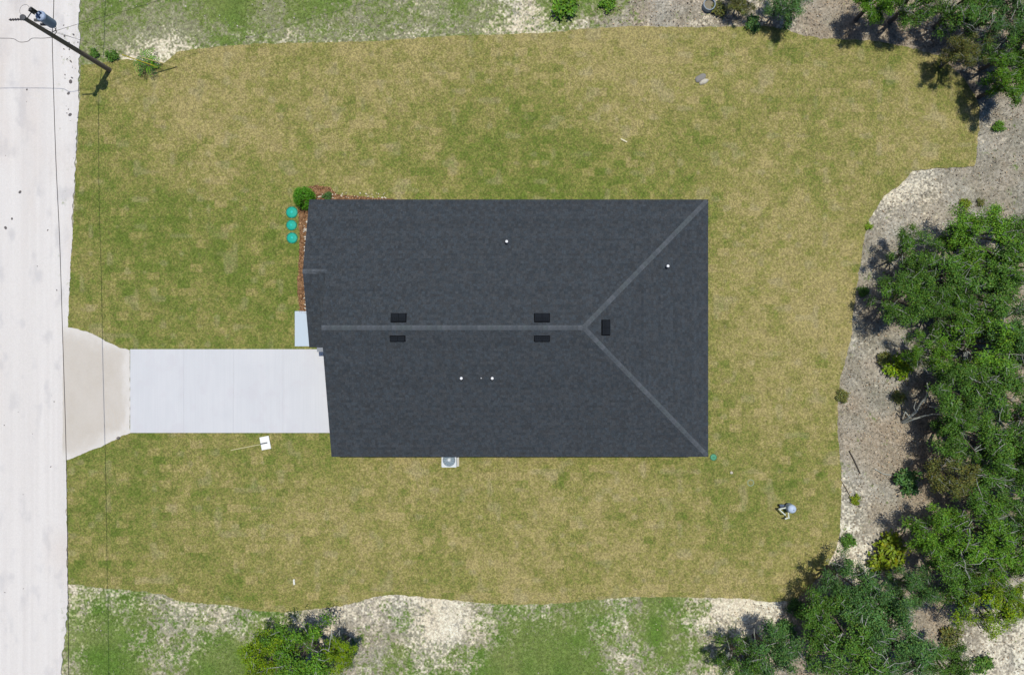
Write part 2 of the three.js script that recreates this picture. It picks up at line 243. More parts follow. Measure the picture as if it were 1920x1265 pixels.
// mulch bed round the front corner of the house
const MR = [540, 330, 780, 600];
const mulchTex = colourMap(480, 540, ...MR, (u, v, i, j) => {
  const a = vn(u / 2.2, v / 4, 121), b = vn(u / 4, v / 2.2, 122), n = Math.max(a, b);
  const c = mix3([108, 78, 52], [176, 136, 100], n * n); const k = 0.85 + 0.3 * hash(i, j, 123); return [c[0] * k, c[1] * k, c[2] * k];
});
struct('mulch_bed', slab(ragged(mulchOutline, 3, 3, 125), 0.045, 0.1, MR), new THREE.MeshPhysicalMaterial({ specularIntensity: 0.3, map: mulchTex, roughness: 1, bumpMap: tiled(roughTile, 5, 5), bumpScale: 0.03 }));

// ------------------------------------------------------------------ house
const E = 3.0, PITCH = 0.29, ZN = -7.443, ZS = 6.432, ZC = (ZN + ZS) / 2, HW = (ZS - ZN) / 2, XE = 10.61, XW = -9.77, XP = -10.98, RIDGE = E + PITCH * HW;
const ZPS = 0.506, ZPC = (ZN + ZPS) / 2, PRIDGE = E + PITCH * (ZPS - ZN) / 2;
const house = thing('house', 'single storey house with a dark grey shingled hip and gable roof', 'house', new THREE.Vector3(0, 0, 0));
{
  const stucco = mat([206, 208, 206], 0.95, { bumpMap: tiled(roughTile, 1, 1), bumpScale: 0.004 }), trim = mat([232, 232, 230], 0.7), soffit = mat([228, 228, 226], 0.8), fasciaM = mat([118, 122, 126], 0.6);
  const glass = new THREE.MeshPhysicalMaterial({ color: new THREE.Color(0.02, 0.025, 0.03), roughness: 0.06, metalness: 0 });
  const deckM = mat([60, 62, 66], 0.95);
  // walls, 0.45 m inside the eaves; gable walls to the west
  const o = 0.45, h = E - 0.16, wx0 = XW + o, wx1 = XE - o, wz0 = ZN + o, wz1 = ZS - o, t = 0.2;
  const wallBox = (x0, x1, z0, z1, y0, y1) => box(x1 - x0, y1 - y0, z1 - z0, (x0 + x1) / 2, (y0 + y1) / 2, (z0 + z1) / 2);
  const gable = (x, za, zb, zc, top) => { const s = new THREE.Shape([new THREE.Vector2(za, h), new THREE.Vector2(zc, top), new THREE.Vector2(zb, h)]); return new THREE.ExtrudeGeometry(s, { depth: t, bevelEnabled: false }).rotateY(-Math.PI / 2).translate(x + t, 0, 0); };
  const pw = XP + o, pz1 = -1.62;                         // the wing's room ends where the porch begins
  part('wall', wallBox(wx0, wx1, wz0, wz0 + t, 0, h), stucco, house);
  part('wall', wallBox(wx0, wx1, wz1 - t, wz1, 0, h), stucco, house);
  part('wall', wallBox(wx1 - t, wx1, wz0 + t, wz1 - t, 0, h), stucco, house);
  part('wall', clean([wallBox(wx0, wx0 + t, wz0 + t, 0.95, 0, h), wallBox(wx0, wx0 + t, 5.45, wz1 - t, 0, h), wallBox(wx0, wx0 + t, 0.95, 5.45, 2.2, h), gable(wx0, wz0, wz1, ZC, RIDGE - 0.2)]), stucco, house);
  part('wall', clean([wallBox(pw, pw + t, wz0, pz1, 0, h), wallBox(pw + t, wx0, wz0, wz0 + t, 0, h), wallBox(pw + t, wx0, pz1 - t, pz1, 0, h), gable(pw, wz0, ZPS - 0.1, ZPC, PRIDGE - 0.16)]), stucco, house);
  // garage door with panels
  const gd = part('garage_door', box(0.06, 2.2, 4.5, wx0 + 0.1, 1.1, 3.2), trim, house);
  for (let r = 0; r < 4; r++) for (let c = 0; c < 4; c++) part('panel', rbox(0.03, 0.42, 0.98, wx0 + 0.06, 0.3 + r * 0.54, 3.2 + (c - 1.5) * 1.1, 0.012), trim, gd);
  const fd = part('front_door', box(0.06, 2.05, 0.95, wx0 - 0.035, 1.1, -0.4), mat([70, 78, 88], 0.5), house);
  part('door_frame', clean([box(0.09, 2.15, 0.08, wx0 - 0.045, 1.1, -0.92), box(0.09, 2.15, 0.08, wx0 - 0.045, 1.1, 0.12), box(0.09, 0.08, 1.12, wx0 - 0.045, 2.21, -0.4)]), trim, fd);
  part('handle', cyl(0.03, 0.03, 0.16, 8, wx0 - 0.09, 1.0, -0.05), mat([170, 165, 150], 0.3, { metalness: 0.9 }), fd);
  const win = (x, z, w, hh, turn) => { const m = part('window', box(0.05, hh, w), glass, house); m.position.set(x, 1.55, z); m.rotation.y = turn; const f = 0.07; part('frame', clean([box(0.08, f, w + 0.14, -0.01, hh / 2 + f / 2, 0), box(0.08, f, w + 0.14, -0.01, -hh / 2 - f / 2, 0), box(0.08, hh, f, -0.01, 0, w / 2 + f / 2), box(0.08, hh, f, -0.01, 0, -w / 2 - f / 2), box(0.07, 0.04, w, -0.01, 0, 0)]), trim, m); part('sill', box(0.16, 0.05, w + 0.24, -0.05, -hh / 2 - 0.1, 0), trim, m); };
  win(pw - 0.02, -4.3, 1.7, 1.35, 0);
  for (const x of [-7.2, -2.4, 3.2, 7.6]) win(x, wz0 - 0.02, 1.1, 1.3, -Math.PI / 2);
  for (const x of [-6.6, 0.4, 5.6]) win(x, wz1 + 0.02, 1.0, 1.2, Math.PI / 2);
  for (const z of [-4.6, 3.6]) win(wx1 + 0.02, z, 1.4, 1.3, Math.PI);
  // porch post and the small boxed eave return beside the garage
  part('porch_post', clean([rbox(0.16, E - 0.2, 0.16, XP + 0.62, (E - 0.2) / 2, ZPS - 0.42, 0.01), rbox(0.26, 0.16, 0.26, XP + 0.62, 0.1, ZPS - 0.42, 0.01)]), trim, house);
  part('eave_return', rbox(1.1, 0.2, 0.27, -10.05, 2.86, ZPS + 0.14, 0.01), mat([150, 154, 160], 0.8), house);
  part('porch_floor', box(1.4, 0.1, 2.1, wx0 - 0.7, 0.075, -0.5), mat([196, 204, 212], 0.85), house);
  // roof deck: the planes a little below the shingles, closed underneath by fascia and soffit
  const P = (x, y, z) => [x, y - 0.03, z];
  const tri = (list) => { const g = new THREE.BufferGeometry(); g.setAttribute('position', new THREE.Float32BufferAttribute(list.flat(), 3)); g.computeVertexNormals(); g.setAttribute('uv', new THREE.Float32BufferAttribute(new Float32Array(list.length * 2), 2)); return g; };
  const quad = (a, b, c, d) => [a, b, c, a, c, d];
  const RX = XE - HW, yAt = (z) => E + PITCH * (z < ZC ? z - ZN : ZS - z);
  const A = P(XP, E, ZN), B = P(XE, E, ZN), C = P(RX, RIDGE, ZC), D = P(XW, RIDGE, ZC), F = P(XE, E, ZS), G = P(XW, E, ZS), H1 = P(XP, PRIDGE, ZPC), H2 = P(XW, PRIDGE, ZPC), I1 = P(XP, E, ZPS), I2 = P(XW + 0.4, E, ZPS), H3 = P(XW + 0.4, PRIDGE, ZPC);
  const low = (p) => [p[0], p[1] - 0.14, p[2]];
  const faces = [...quad(B, A, H1, H2), B, H2, D, B, D, C, ...quad(G, F, C, D), F, B, C, ...quad(I1, I2, H3, H1)];
  const roof = part('roof', tri(faces), deckM, house);
  const edge = (a, b) => quad(a, b, low(b), low(a));
  part('fascia', tri([...edge(A, B), ...edge(B, F), ...edge(F, G), ...edge(G, D), ...edge(D, H2), ...edge(A, H1), ...edge(H1, I1), ...edge(I1, I2)]), fasciaM, roof);
  part('soffit', tri([...quad(low(P(XP, E, ZN)), low(P(XE, E, ZN)), low(P(XE, E, wz0)), low(P(XP, E, wz0))), ...quad(low(P(XW, E, wz1)), low(P(XE, E, wz1)), low(P(XE, E, ZS)), low(P(XW, E, ZS))), ...quad(low(P(wx1, E, wz0)), low(P(XE, E, wz0)), low(P(XE, E, wz1)), low(P(wx1, E, wz1))), ...quad(low(P(XP, E, wz0)), low(P(wx0, E, wz0)), low(P(wx0, E, ZPS)), low(P(XP, E, ZPS)))]), soffit, roof);

  // shingles: laminated tabs laid in courses, each a thin wedge of its own tone
  const pos = [], nor = [], uvs = [], col = [], rr = rng(77), tone = new THREE.Color();
  const SL = Math.sqrt(1 + PITCH * PITCH);
  function tabs(org, along, up, a0, a1, length) {
    const n = new THREE.Vector3().crossVectors(along, up).normalize(); if (n.y < 0) n.negate();
    const ex = 0.143, rows = Math.ceil(length / ex - 1e-6);
    for (let r = 0; r < rows; r++) {
      const b0 = r * ex, b1 = Math.min(length, b0 + ex + 0.012), lo0 = a0(b0), hi0 = a1(b0), lo1 = a0(b1), hi1 = a1(b1);
      let a = Math.min(lo0, lo1) - rr() * 0.3; const end = Math.max(hi0, hi1);
      const rowTone = 0.96 + 0.08 * rr();
      while (a < end) {
        const w = 0.08 + 0.15 * rr(), e = a + w, thick = rr() < 0.45 ? 0.017 : 0.011;
        const c00 = clamp(a, lo0, hi0), c10 = clamp(e - 0.004, lo0, hi0), c01 = clamp(a, lo1, hi1), c11 = clamp(e - 0.004, lo1, hi1);
        a = e;
        if (c10 - c00 < 0.004 && c11 - c01 < 0.004) continue;
        const V = (aa, bb, hh) => new THREE.Vector3().copy(org).addScaledVector(along, aa).addScaledVector(up, bb).addScaledVector(n, hh);
        const k = rowTone * (0.84 + 0.36 * rr()), warm = rr(); 
        tone.copy(base(68 + warm * 4, 75, 81 - warm * 3)).multiplyScalar(k);
        const q = [V(c00, b0, thick), V(c10, b0, thick), V(c11, b1, 0.003), V(c01, b1, 0.003), V(c00, b0, -0.004), V(c10, b0, -0.004), V(c11, b1, -0.004), V(c01, b1, -0.004)];
        const core = q.reduce((s, p) => s.add(p), new THREE.Vector3()).multiplyScalar(1 / 8);
        for (const f of [[0, 1, 2, 3], [4, 5, 1, 0], [5, 6, 2, 1], [7, 4, 0, 3]]) {
          const fn = new THREE.Vector3().crossVectors(new THREE.Vector3().subVectors(q[f[1]], q[f[0]]), new THREE.Vector3().subVectors(q[f[3]], q[f[0]]));
          if (fn.lengthSq() < 1e-14) continue; fn.normalize();
          const mid = new THREE.Vector3().addVectors(q[f[0]], q[f[2]]).multiplyScalar(0.5).sub(core), out = mid.dot(fn) < 0; if (out) fn.negate();
          for (const i of out ? [f[0], f[2], f[1], f[0], f[3], f[2]] : [f[0], f[1], f[2], f[0], f[2], f[3]]) { const p = q[i]; pos.push(p.x, p.y, p.z); nor.push(fn.x, fn.y, fn.z); uvs.push((i % 4 === 0 || i % 4 === 3 ? c00 : c10) * 0.8, (i % 4 < 2 ? b0 : b1) * 0.8); col.push(tone.r, tone.g, tone.b); }
        }
      }
    }
  }
  const over = 0.03, up1 = new THREE.Vector3(0, PITCH, 1).normalize(), up2 = new THREE.Vector3(0, PITCH, -1).normalize(), up3 = new THREE.Vector3(-1, PITCH, 0).normalize();
  const X = new THREE.Vector3(1, 0, 0), ZZ = new THREE.Vector3(0, 0, 1);
  tabs(new THREE.Vector3(0, E - over * PITCH, ZN - over), X, up1, (b) => (b / SL - over < ZPC - ZN ? XP - 0.02 : XW - 0.02), (b) => XE + over - b / SL, (HW + over) * SL);
  tabs(new THREE.Vector3(0, E - over * PITCH, ZS + over), X, up2, () => XW - 0.02, (b) => XE + over - b / SL, (HW + over) * SL);
  tabs(new THREE.Vector3(XE + over, E - over * PITCH, ZC), ZZ, up3, (b) => -HW - over + b / SL, (b) => HW + over - b / SL, (HW + over) * SL);
  tabs(new THREE.Vector3(0, E - over * PITCH, ZPS + over), X, up2, () => XP - 0.02, () => XW + 0.35, (ZPS - ZPC + over) * SL);
  const sg = new THREE.BufferGeometry();
  sg.setAttribute('position', new THREE.Float32BufferAttribute(pos, 3)); sg.setAttribute('normal', new THREE.Float32BufferAttribute(nor, 3)); sg.setAttribute('uv', new THREE.Float32BufferAttribute(uvs, 2)); sg.setAttribute('color', new THREE.Float32BufferAttribute(col, 3));
  const granule = greyTile(256, (i, j) => 0.8 + 0.16 * hash(i, j, 131) + (tvn(i, j, 8, 256, 132) - 0.5) * 0.4); granule.colorSpace = THREE.NoColorSpace;
  const sm = part('shingle_courses', sg, new THREE.MeshPhysicalMaterial({ specularIntensity: 0.3, vertexColors: true, roughness: 0.92, map: granule, bumpMap: roughTile, bumpScale: 0.004 }), roof);
  sm.userData = { kind: 'stuff', label: 'dark slate grey laminated shingles laid in courses' };

  // ridge and hip caps, one bent shingle after another
  const capMat = [[94, 99, 104], [87, 93, 98], [98, 103, 108], [92, 99, 102], [89, 94, 98]].map((c) => mat(c, 0.92, { map: granule }));
  const capGeo = (drop) => { const w = 0.125, L = 0.3, y0 = 0.03, g = tri([...quad([-L / 2, y0, 0], [L / 2, y0 - 0.014, 0], [L / 2, y0 - 0.014 - drop * w, w], [-L / 2, y0 - drop * w, w]), ...quad([-L / 2, y0 - drop * w, -w], [L / 2, y0 - 0.014 - drop * w, -w], [L / 2, y0 - 0.014, 0], [-L / 2, y0, 0]), ...quad([-L / 2, y0, 0], [-L / 2, y0 - drop * w, w], [-L / 2, y0 - 0.03 - drop * w, w], [-L / 2, y0 - 0.03, 0]), ...quad([-L / 2, y0, 0], [-L / 2, y0 - 0.03, 0], [-L / 2, y0 - 0.03 - drop * w, -w], [-L / 2, y0 - drop * w, -w])]); const q = g.attributes.uv, p = g.attributes.position; for (let i = 0; i < p.count; i++) q.setXY(i, p.getX(i) * 0.8, p.getZ(i) * 0.8); return g; };
  const ridgeGeo = capGeo(PITCH * 0.94), hipGeo = capGeo(PITCH * 0.7);
  const caps = (a, b, geo) => {
    const d = new THREE.Vector3().subVectors(b, a), n = Math.round(d.length() / 0.26), x = d.clone().normalize(), z = new THREE.Vector3().crossVectors(x, new THREE.Vector3(0, 1, 0)).normalize(), y = new THREE.Vector3().crossVectors(z, x);
    for (let i = 0; i < n; i++) { const m = part('ridge_cap', geo, capMat[Math.floor(rr() * 5)], roof); m.position.copy(a).addScaledVector(d, (i + 0.5) / n); m.setRotationFromMatrix(new THREE.Matrix4().makeBasis(x, y, z)); }
  };
  caps(new THREE.Vector3(XW + 0.02, RIDGE, ZC), new THREE.Vector3(RX, RIDGE, ZC), ridgeGeo);
  caps(new THREE.Vector3(XE - 0.05, E + 0.05 * PITCH, ZN + 0.05), new THREE.Vector3(RX, RIDGE + 0.005, ZC), hipGeo);
  caps(new THREE.Vector3(XE - 0.05, E + 0.05 * PITCH, ZS - 0.05), new THREE.Vector3(RX, RIDGE + 0.005, ZC), hipGeo);
  caps(new THREE.Vector3(XP, PRIDGE, ZPC), new THREE.Vector3(XW, PRIDGE, ZPC), ridgeGeo);

  // black slant-back vents near the ridge and white plumbing vent pipes
  const black = mat([33, 37, 42], 0.9, { specularIntensity: 0.15 }), dark = mat([18, 20, 24], 0.95, { specularIntensity: 0.15 });
  const vent = (u, v, turn) => {
    const p = at(u, v, 4.75), g = new THREE.Group(); g.name = 'roof_vent'; house.add(g);
    const east = turn !== 0; p.y = east ? E + PITCH * (XE - p.x) : yAt(p.z);
    g.position.copy(p); const south = p.z > ZC && !east; if (south) g.scale.set(1, 0.8, 0.66);
    g.rotation.order = 'YXZ'; g.rotation.y = east ? Math.PI / 2 : south ? 0 : Math.PI; g.rotation.x = Math.atan(PITCH);
    part('flange', rbox(0.82, 0.012, 0.5, 0, 0.022, 0, 0.005), dark, g);
    for (const s of [-1, 1]) {
      const sh = new THREE.Shape([new THREE.Vector2(-0.18, 0), new THREE.Vector2(0.2, 0), new THREE.Vector2(0.2, 0.1), new THREE.Vector2(0.15, 0.125), new THREE.Vector2(-0.18, 0.03)]);
      part('hood', new THREE.ExtrudeGeometry(sh, { depth: 0.345, bevelEnabled: true, bevelSize: 0.008, bevelThickness: 0.008, bevelSegments: 1 }).rotateY(-Math.PI / 2).translate(s * 0.187 + 0.172, 0.028, 0), black, g);
      part('rib', clean([-0.1, 0.0, 0.1].map((x) => box(0.012, 0.014, 0.3, s * 0.187 + x, 0.115, 0).rotateX(0.0))), dark, g);
    }
  };
  vent(748, 596, 0); vent(746, 634.5, 0); vent(1016, 596, 0); vent(1016, 634.5, 0); vent(1136, 614, 1);
  const pvc = mat([246, 246, 246], 0.5), boot = mat([66, 70, 76], 0.7);
  for (const [u, v, r] of [[950, 453, 0.062], [1252, 499, 0.062], [865, 709, 0.062], [923, 709, 0.062], [902, 709, 0.022]]) {
    let p = at(u, v, 4.2); const y = Math.min(yAt(p.z), E + PITCH * (XE - p.x)); p = at(u, v, y + 0.2); p.y = y;
    const vp = part('vent_pipe', lathe([[r, -0.06], [r, r > 0.05 ? 0.26 : 0.14], [r * 1.25, r > 0.05 ? 0.26 : 0.14], [r * 1.25, r > 0.05 ? 0.31 : 0.17], [r * 0.9, r > 0.05 ? 0.325 : 0.18], [0.001, r > 0.05 ? 0.33 : 0.182]], 14), pvc, house); vp.position.copy(p);
    part('boot', lathe([[r * 1.02, 0.07], [r * 1.35, 0.06], [r * 1.9, 0.02], [r * 2.2, -0.02]], 14), boot, vp);
  }
}

// ------------------------------------------------------------------ things on the lawn
// three teal septic access lids in a row beside the mulch bed
{
  const teal = mat([16, 176, 152], 0.55), rim = mat([30, 132, 108], 0.7), hub = mat([44, 204, 188], 0.5), bolt = mat([150, 150, 145], 0.4, { metalness: 0.6 });
  const where = ['northmost, touching the round bush', 'middle one of the three in a row', 'lowest one of the three in a row'];
  [[547, 398, 0.35], [546.5, 422, 0.315], [547.5, 446, 0.33]].forEach(([u, v, r], i) => {
    const words = ['largest teal green septic tank lid, beside the round bush', 'middle one of three teal green septic tank lids', 'teal green septic tank lid farthest from the round bush'];
    const t = thing('septic_lid', words[i], 'septic lid', at(u, v, 0.03), i * 0.7, 'septic tank lids in a row');
    part('rim', lathe([[r, -0.02], [r, 0.03], [r * 0.96, 0.04], [r * 0.86, 0.04], [r * 0.86, 0.02]], 32), rim, t);
    const l = part('lid', lathe([[r * 0.86, 0.02], [r * 0.82, 0.045], [r * 0.6, 0.055], [r * 0.25, 0.062], [0.001, 0.064]], 32), teal, t);
    part('ribs', clean(Array.from({ length: 8 }, (_, k) => box(r * 0.55, 0.02, 0.02, r * 0.52, 0.055, 0).rotateY(k * Math.PI / 4))), teal, l);
    part('hub', lathe([[r * 0.24, 0.05], [r * 0.22, 0.08], [r * 0.1, 0.088], [0.001, 0.089]], 18), hub, t);
    for (let k = 0; k < 4; k++) part('bolt', cyl(0.018, 0.018, 0.02, 8, Math.cos(k * 1.57) * r * 0.92, 0.03, Math.sin(k * 1.57) * r * 0.92), bolt, t);
  });
}
// round green irrigation valve box at the house corner
{
  const t = thing('valve_box', 'small round green valve box at the lower right house corner', 'valve box', at(1338, 857, 0.03));
  part('collar', lathe([[0.2, -0.02], [0.2, 0.03], [0.165, 0.035], [0.165, 0.02]], 24), mat([70, 128, 92], 0.7), t);
  part('cover', lathe([[0.165, 0.02], [0.16, 0.035], [0.001, 0.04]], 24), mat([84, 160, 122], 0.6), t);
  part('handle', clean([tube([new THREE.Vector3(-0.06, 0.04, 0), new THREE.Vector3(0, 0.065, 0), new THREE.Vector3(0.06, 0.04, 0)], 0.012, 8, 5)]), mat([40, 90, 66], 0.6), t);
}
// air conditioner condenser beside the house
{
  const t = thing('air_conditioner', 'pale grey square air conditioner with round fan beside the house wall', 'air conditioner', new THREE.Vector3(-3.62, 0.03, 7.04));
  const white = mat([226, 232, 234], 0.5), panel = mat([200, 212, 218], 0.45), grey = mat([150, 165, 175], 0.5), dk = mat([62, 74, 84], 0.6);
  part('pad', rbox(1.04, 0.1, 1.0, 0, 0.03, 0, 0.01), mat([214, 210, 200], 0.95), t);
  const c = part('cabinet', clean([rbox(0.8, 0.62, 0.8, 0, 0.4, 0, 0.03)]), panel, t);
  part('louvre', clean(Array.from({ length: 11 }, (_, k) => box(0.815, 0.012, 0.815, 0, 0.14 + k * 0.05, 0))), grey, c);
  const s = new THREE.Shape([[-0.41, -0.41], [0.41, -0.41], [0.41, 0.41], [-0.41, 0.41]].map((p) => new THREE.Vector2(...p))); s.holes.push(new THREE.Path().absarc(0, 0, 0.345, 0, Math.PI * 2));
  part('top_panel', new THREE.ExtrudeGeometry(s, { depth: 0.04, bevelEnabled: true, bevelSize: 0.01, bevelThickness: 0.01, bevelSegments: 2, curveSegments: 30 }).rotateX(-Math.PI / 2).translate(0, 0.72, 0), white, t);
  part('fan_well', cyl(0.34, 0.34, 0.01, 30, 0, 0.712, 0), mat([120, 140, 152], 0.5), t);
  for (let k = 0; k < 3; k++) part('fan_blade', new THREE.CylinderGeometry(0.3, 0.3, 0.008, 10, 1, false, 0, 1.1).rotateX(0.12).rotateY(k * 2.094).translate(0, 0.735, 0), grey, t);
  part('motor', lathe([[0.1, 0.73], [0.1, 0.77], [0.06, 0.79], [0.001, 0.792]], 18), white, t);
  part('grille', clean([...[0.08, 0.13, 0.18, 0.23, 0.28, 0.335].map((r) => new THREE.TorusGeometry(r, 0.005, 4, 36).rotateX(Math.PI / 2).translate(0, 0.782, 0)), ...Array.from({ length: 6 }, (_, k) => box(0.69, 0.006, 0.008, 0, 0.784, 0).rotateY(k * Math.PI / 6))]), mat([186, 200, 208], 0.45), t);
  part('rim', new THREE.TorusGeometry(0.345, 0.014, 5, 40).rotateX(Math.PI / 2).translate(0, 0.772, 0), dk, t);
}
// well: pressure tank, pump and white pipes
{
  const p0 = at(1487, 955, 0.78); p0.y = 0.03;
  const t = thing('well_pump', 'well pump with pale blue grey tank and white pipes on the lawn', 'well pump', p0);
  const tank = mat([192, 208, 228], 0.45), pv = mat([226, 232, 214], 0.55), dk = mat([52, 58, 70], 0.6), steel = mat([92, 104, 122], 0.5);
  part('pressure_tank', lathe([[0.001, 0.1], [0.2, 0.12], [0.245, 0.2], [0.25, 0.6], [0.235, 0.68], [0.17, 0.74], [0.08, 0.77], [0.001, 0.775]], 30), tank, t);
  part('tank_base', lathe([[0.2, 0.0], [0.21, 0.12], [0.17, 0.14]], 24), dk, t);
  part('air_valve', cyl(0.025, 0.02, 0.05, 8, 0.05, 0.76, 0.02), steel, t);
  const V = (u, v, y) => { const p = at(u, v, y); return new THREE.Vector3(p.x - p0.x, y, p.z - p0.z); };
  part('pump_body', clean([lathe([[0.001, 0], [0.09, 0], [0.1, 0.1], [0.08, 0.24], [0.001, 0.26]], 18).translate(-0.42, 0.02, 0.02), new THREE.CylinderGeometry(0.07, 0.07, 0.26, 14).rotateZ(Math.PI / 2).translate(-0.42, 0.2, -0.1)]), steel, t);
  part('motor_cap', new THREE.CylinderGeometry(0.07, 0.07, 0.06, 12).rotateZ(Math.PI / 2).translate(-0.55, 0.2, -0.1), dk, t);
  const pipe = (pts, r = 0.04) => part('pipe', clean([...pts.slice(1).map((p, i) => rod(pts[i], p, r, r, 8)), ...pts.map((p) => new THREE.SphereGeometry(r * 1.35, 8, 6).translate(p.x, p.y, p.z))]), pv, t);
  pipe([V(1473, 951.5, 0.35), V(1460.5, 954, 0.4), V(1472, 964.5, 0.5)]);
  pipe([V(1478, 957, 0.45), V(1479, 970, 0.42), V(1473, 972, 0.4), V(1472.5, 972, 0.02)]);
  pipe([V(1460.5, 954, 0.4), V(1460.5, 954, 0.02)]);
  pipe([V(1472, 964.5, 0.5), V(1472, 964, 0.05)], 0.026);
}
// white yard sign fallen on the grass below the driveway
{
  const p0 = at(497.5, 830, 0.05), t = thing('yard_sign', 'white board sign fallen flat on the grass with a long pale stake', 'sign', p0, -0.2 + Math.PI / 2 * 0);
  const ang = Math.atan2(-(830 - 839), 497.5 - 430);
  t.rotation.y = ang + 0.06;
  part('board', rbox(0.55, 0.03, 0.76, 0, 0.05, 0, 0.008), mat([252, 252, 246], 0.6), t);
  part('bracket', box(0.42, 0.035, 0.065, -0.08, 0.085, 0.0), mat([98, 104, 112], 0.6), t);
  part('stake', rbox(1.75, 0.035, 0.055, -1.18, 0.06, 0.03, 0.006), mat([196, 188, 138], 0.8), t);
}
// broken stone and scraps
function lump(r, sy, seed, n = 2) { const g = new THREE.IcosahedronGeometry(r, n), p = g.attributes.position; for (let i = 0; i < p.count; i++) { const x = p.getX(i) / r, y = p.getY(i) / r, z = p.getZ(i) / r, k = 0.72 + 0.5 * fbm(x * 1.7 + seed * 9 + z, y * 1.7 + z * 1.3 + 20, seed); p.setXYZ(i, p.getX(i) * k, p.getY(i) * k * sy, p.getZ(i) * k); } g.computeVertexNormals(); return g; }
const stoneM = mat([150, 146, 138], 0.95, { bumpMap: tiled(roughTile, 1, 1), bumpScale: 0.01 }), paleM = mat([214, 206, 186], 0.95, { bumpMap: tiled(roughTile, 1, 1), bumpScale: 0.01 });
const loose = (name, geo, m, u, v, y, turn, label, cat, group) => { const o = part(numbered(name), geo, m, scene); o.position.copy(at(u, v, y)); o.rotation.y = turn; tag(o, label, cat, group); return o; };
loose('stone', lump(0.3, 0.35, 3).scale(1.25, 1, 0.7), stoneM, 1314, 146, 0.05, 0.5, 'grey flat stone half sunk in the upper lawn', 'stone', 'stones on the upper lawn');
loose('stone', lump(0.25, 0.45, 5).scale(1.2, 1, 0.6), paleM, 1320, 153, 0.05, 0.4, 'cream flat stone touching the grey one on the upper lawn', 'stone', 'stones on the upper lawn');
loose('wood_scrap', rbox(0.42, 0.03, 0.08, 0, 0, 0, 0.006), mat([232, 222, 182], 0.8), 1170, 263, 0.06, -0.45, 'pale wood offcut lying on the lawn above the house roof', 'wood');
loose('plastic_scrap', new THREE.ExtrudeGeometry(new THREE.Shape([[-0.04, -0.16], [0.05, -0.13], [0.03, 0.02], [0.06, 0.15], [-0.03, 0.17], [-0.05, 0.03]].map((p) => new THREE.Vector2(...p))), { depth: 0.02, bevelEnabled: true, bevelSize: 0.008, bevelThickness: 0.006, bevelSegments: 1 }).rotateX(-Math.PI / 2), mat([236, 234, 222], 0.7), 551, 1091, 0.045, 0.1, 'white scrap on the lower lawn above the yellow green tree', 'litter');
loose('stone', lump(0.09, 0.6, 8, 1), paleM, 1372, 886, 0.05, 0, 'small pale stone between the valve box and the well pump', 'stone', 'stones on the lawn');
loose('sprinkler_ring', lathe([[0.14, 0], [0.16, 0.015], [0.19, 0.015], [0.21, 0]], 22), mat([146, 158, 122], 0.9), 1408, 905, 0.03, 0, 'faint grey green ring in the greenest grass near the well pump', 'ring');
loose('dirt_clod', lump(0.1, 0.7, 12, 1), mat([132, 126, 118], 1), 221, 821, 0.08, 0, 'grey clod on the lower rim of the driveway apron', 'stone');

// open-topped ring of pale blue grey, filled with soil, at the top edge
{
  const t = thing('planter_ring', 'pale blue grey open ring filled with soil at the plot edge', 'planter', at(1328, 12, 0));
  part('ring', lathe([[0.345, -0.03], [0.355, 0.3], [0.345, 0.325], [0.315, 0.325], [0.3, 0.3], [0.295, 0.05]], 36), mat([168, 182, 192], 0.6), t);
  part('soil', cyl(0.3, 0.3, 0.02, 28, 0, 0.17, 0), mat([150, 142, 122], 1, { bumpMap: tiled(roughTile, 1, 1), bumpScale: 0.02 }), t);
}

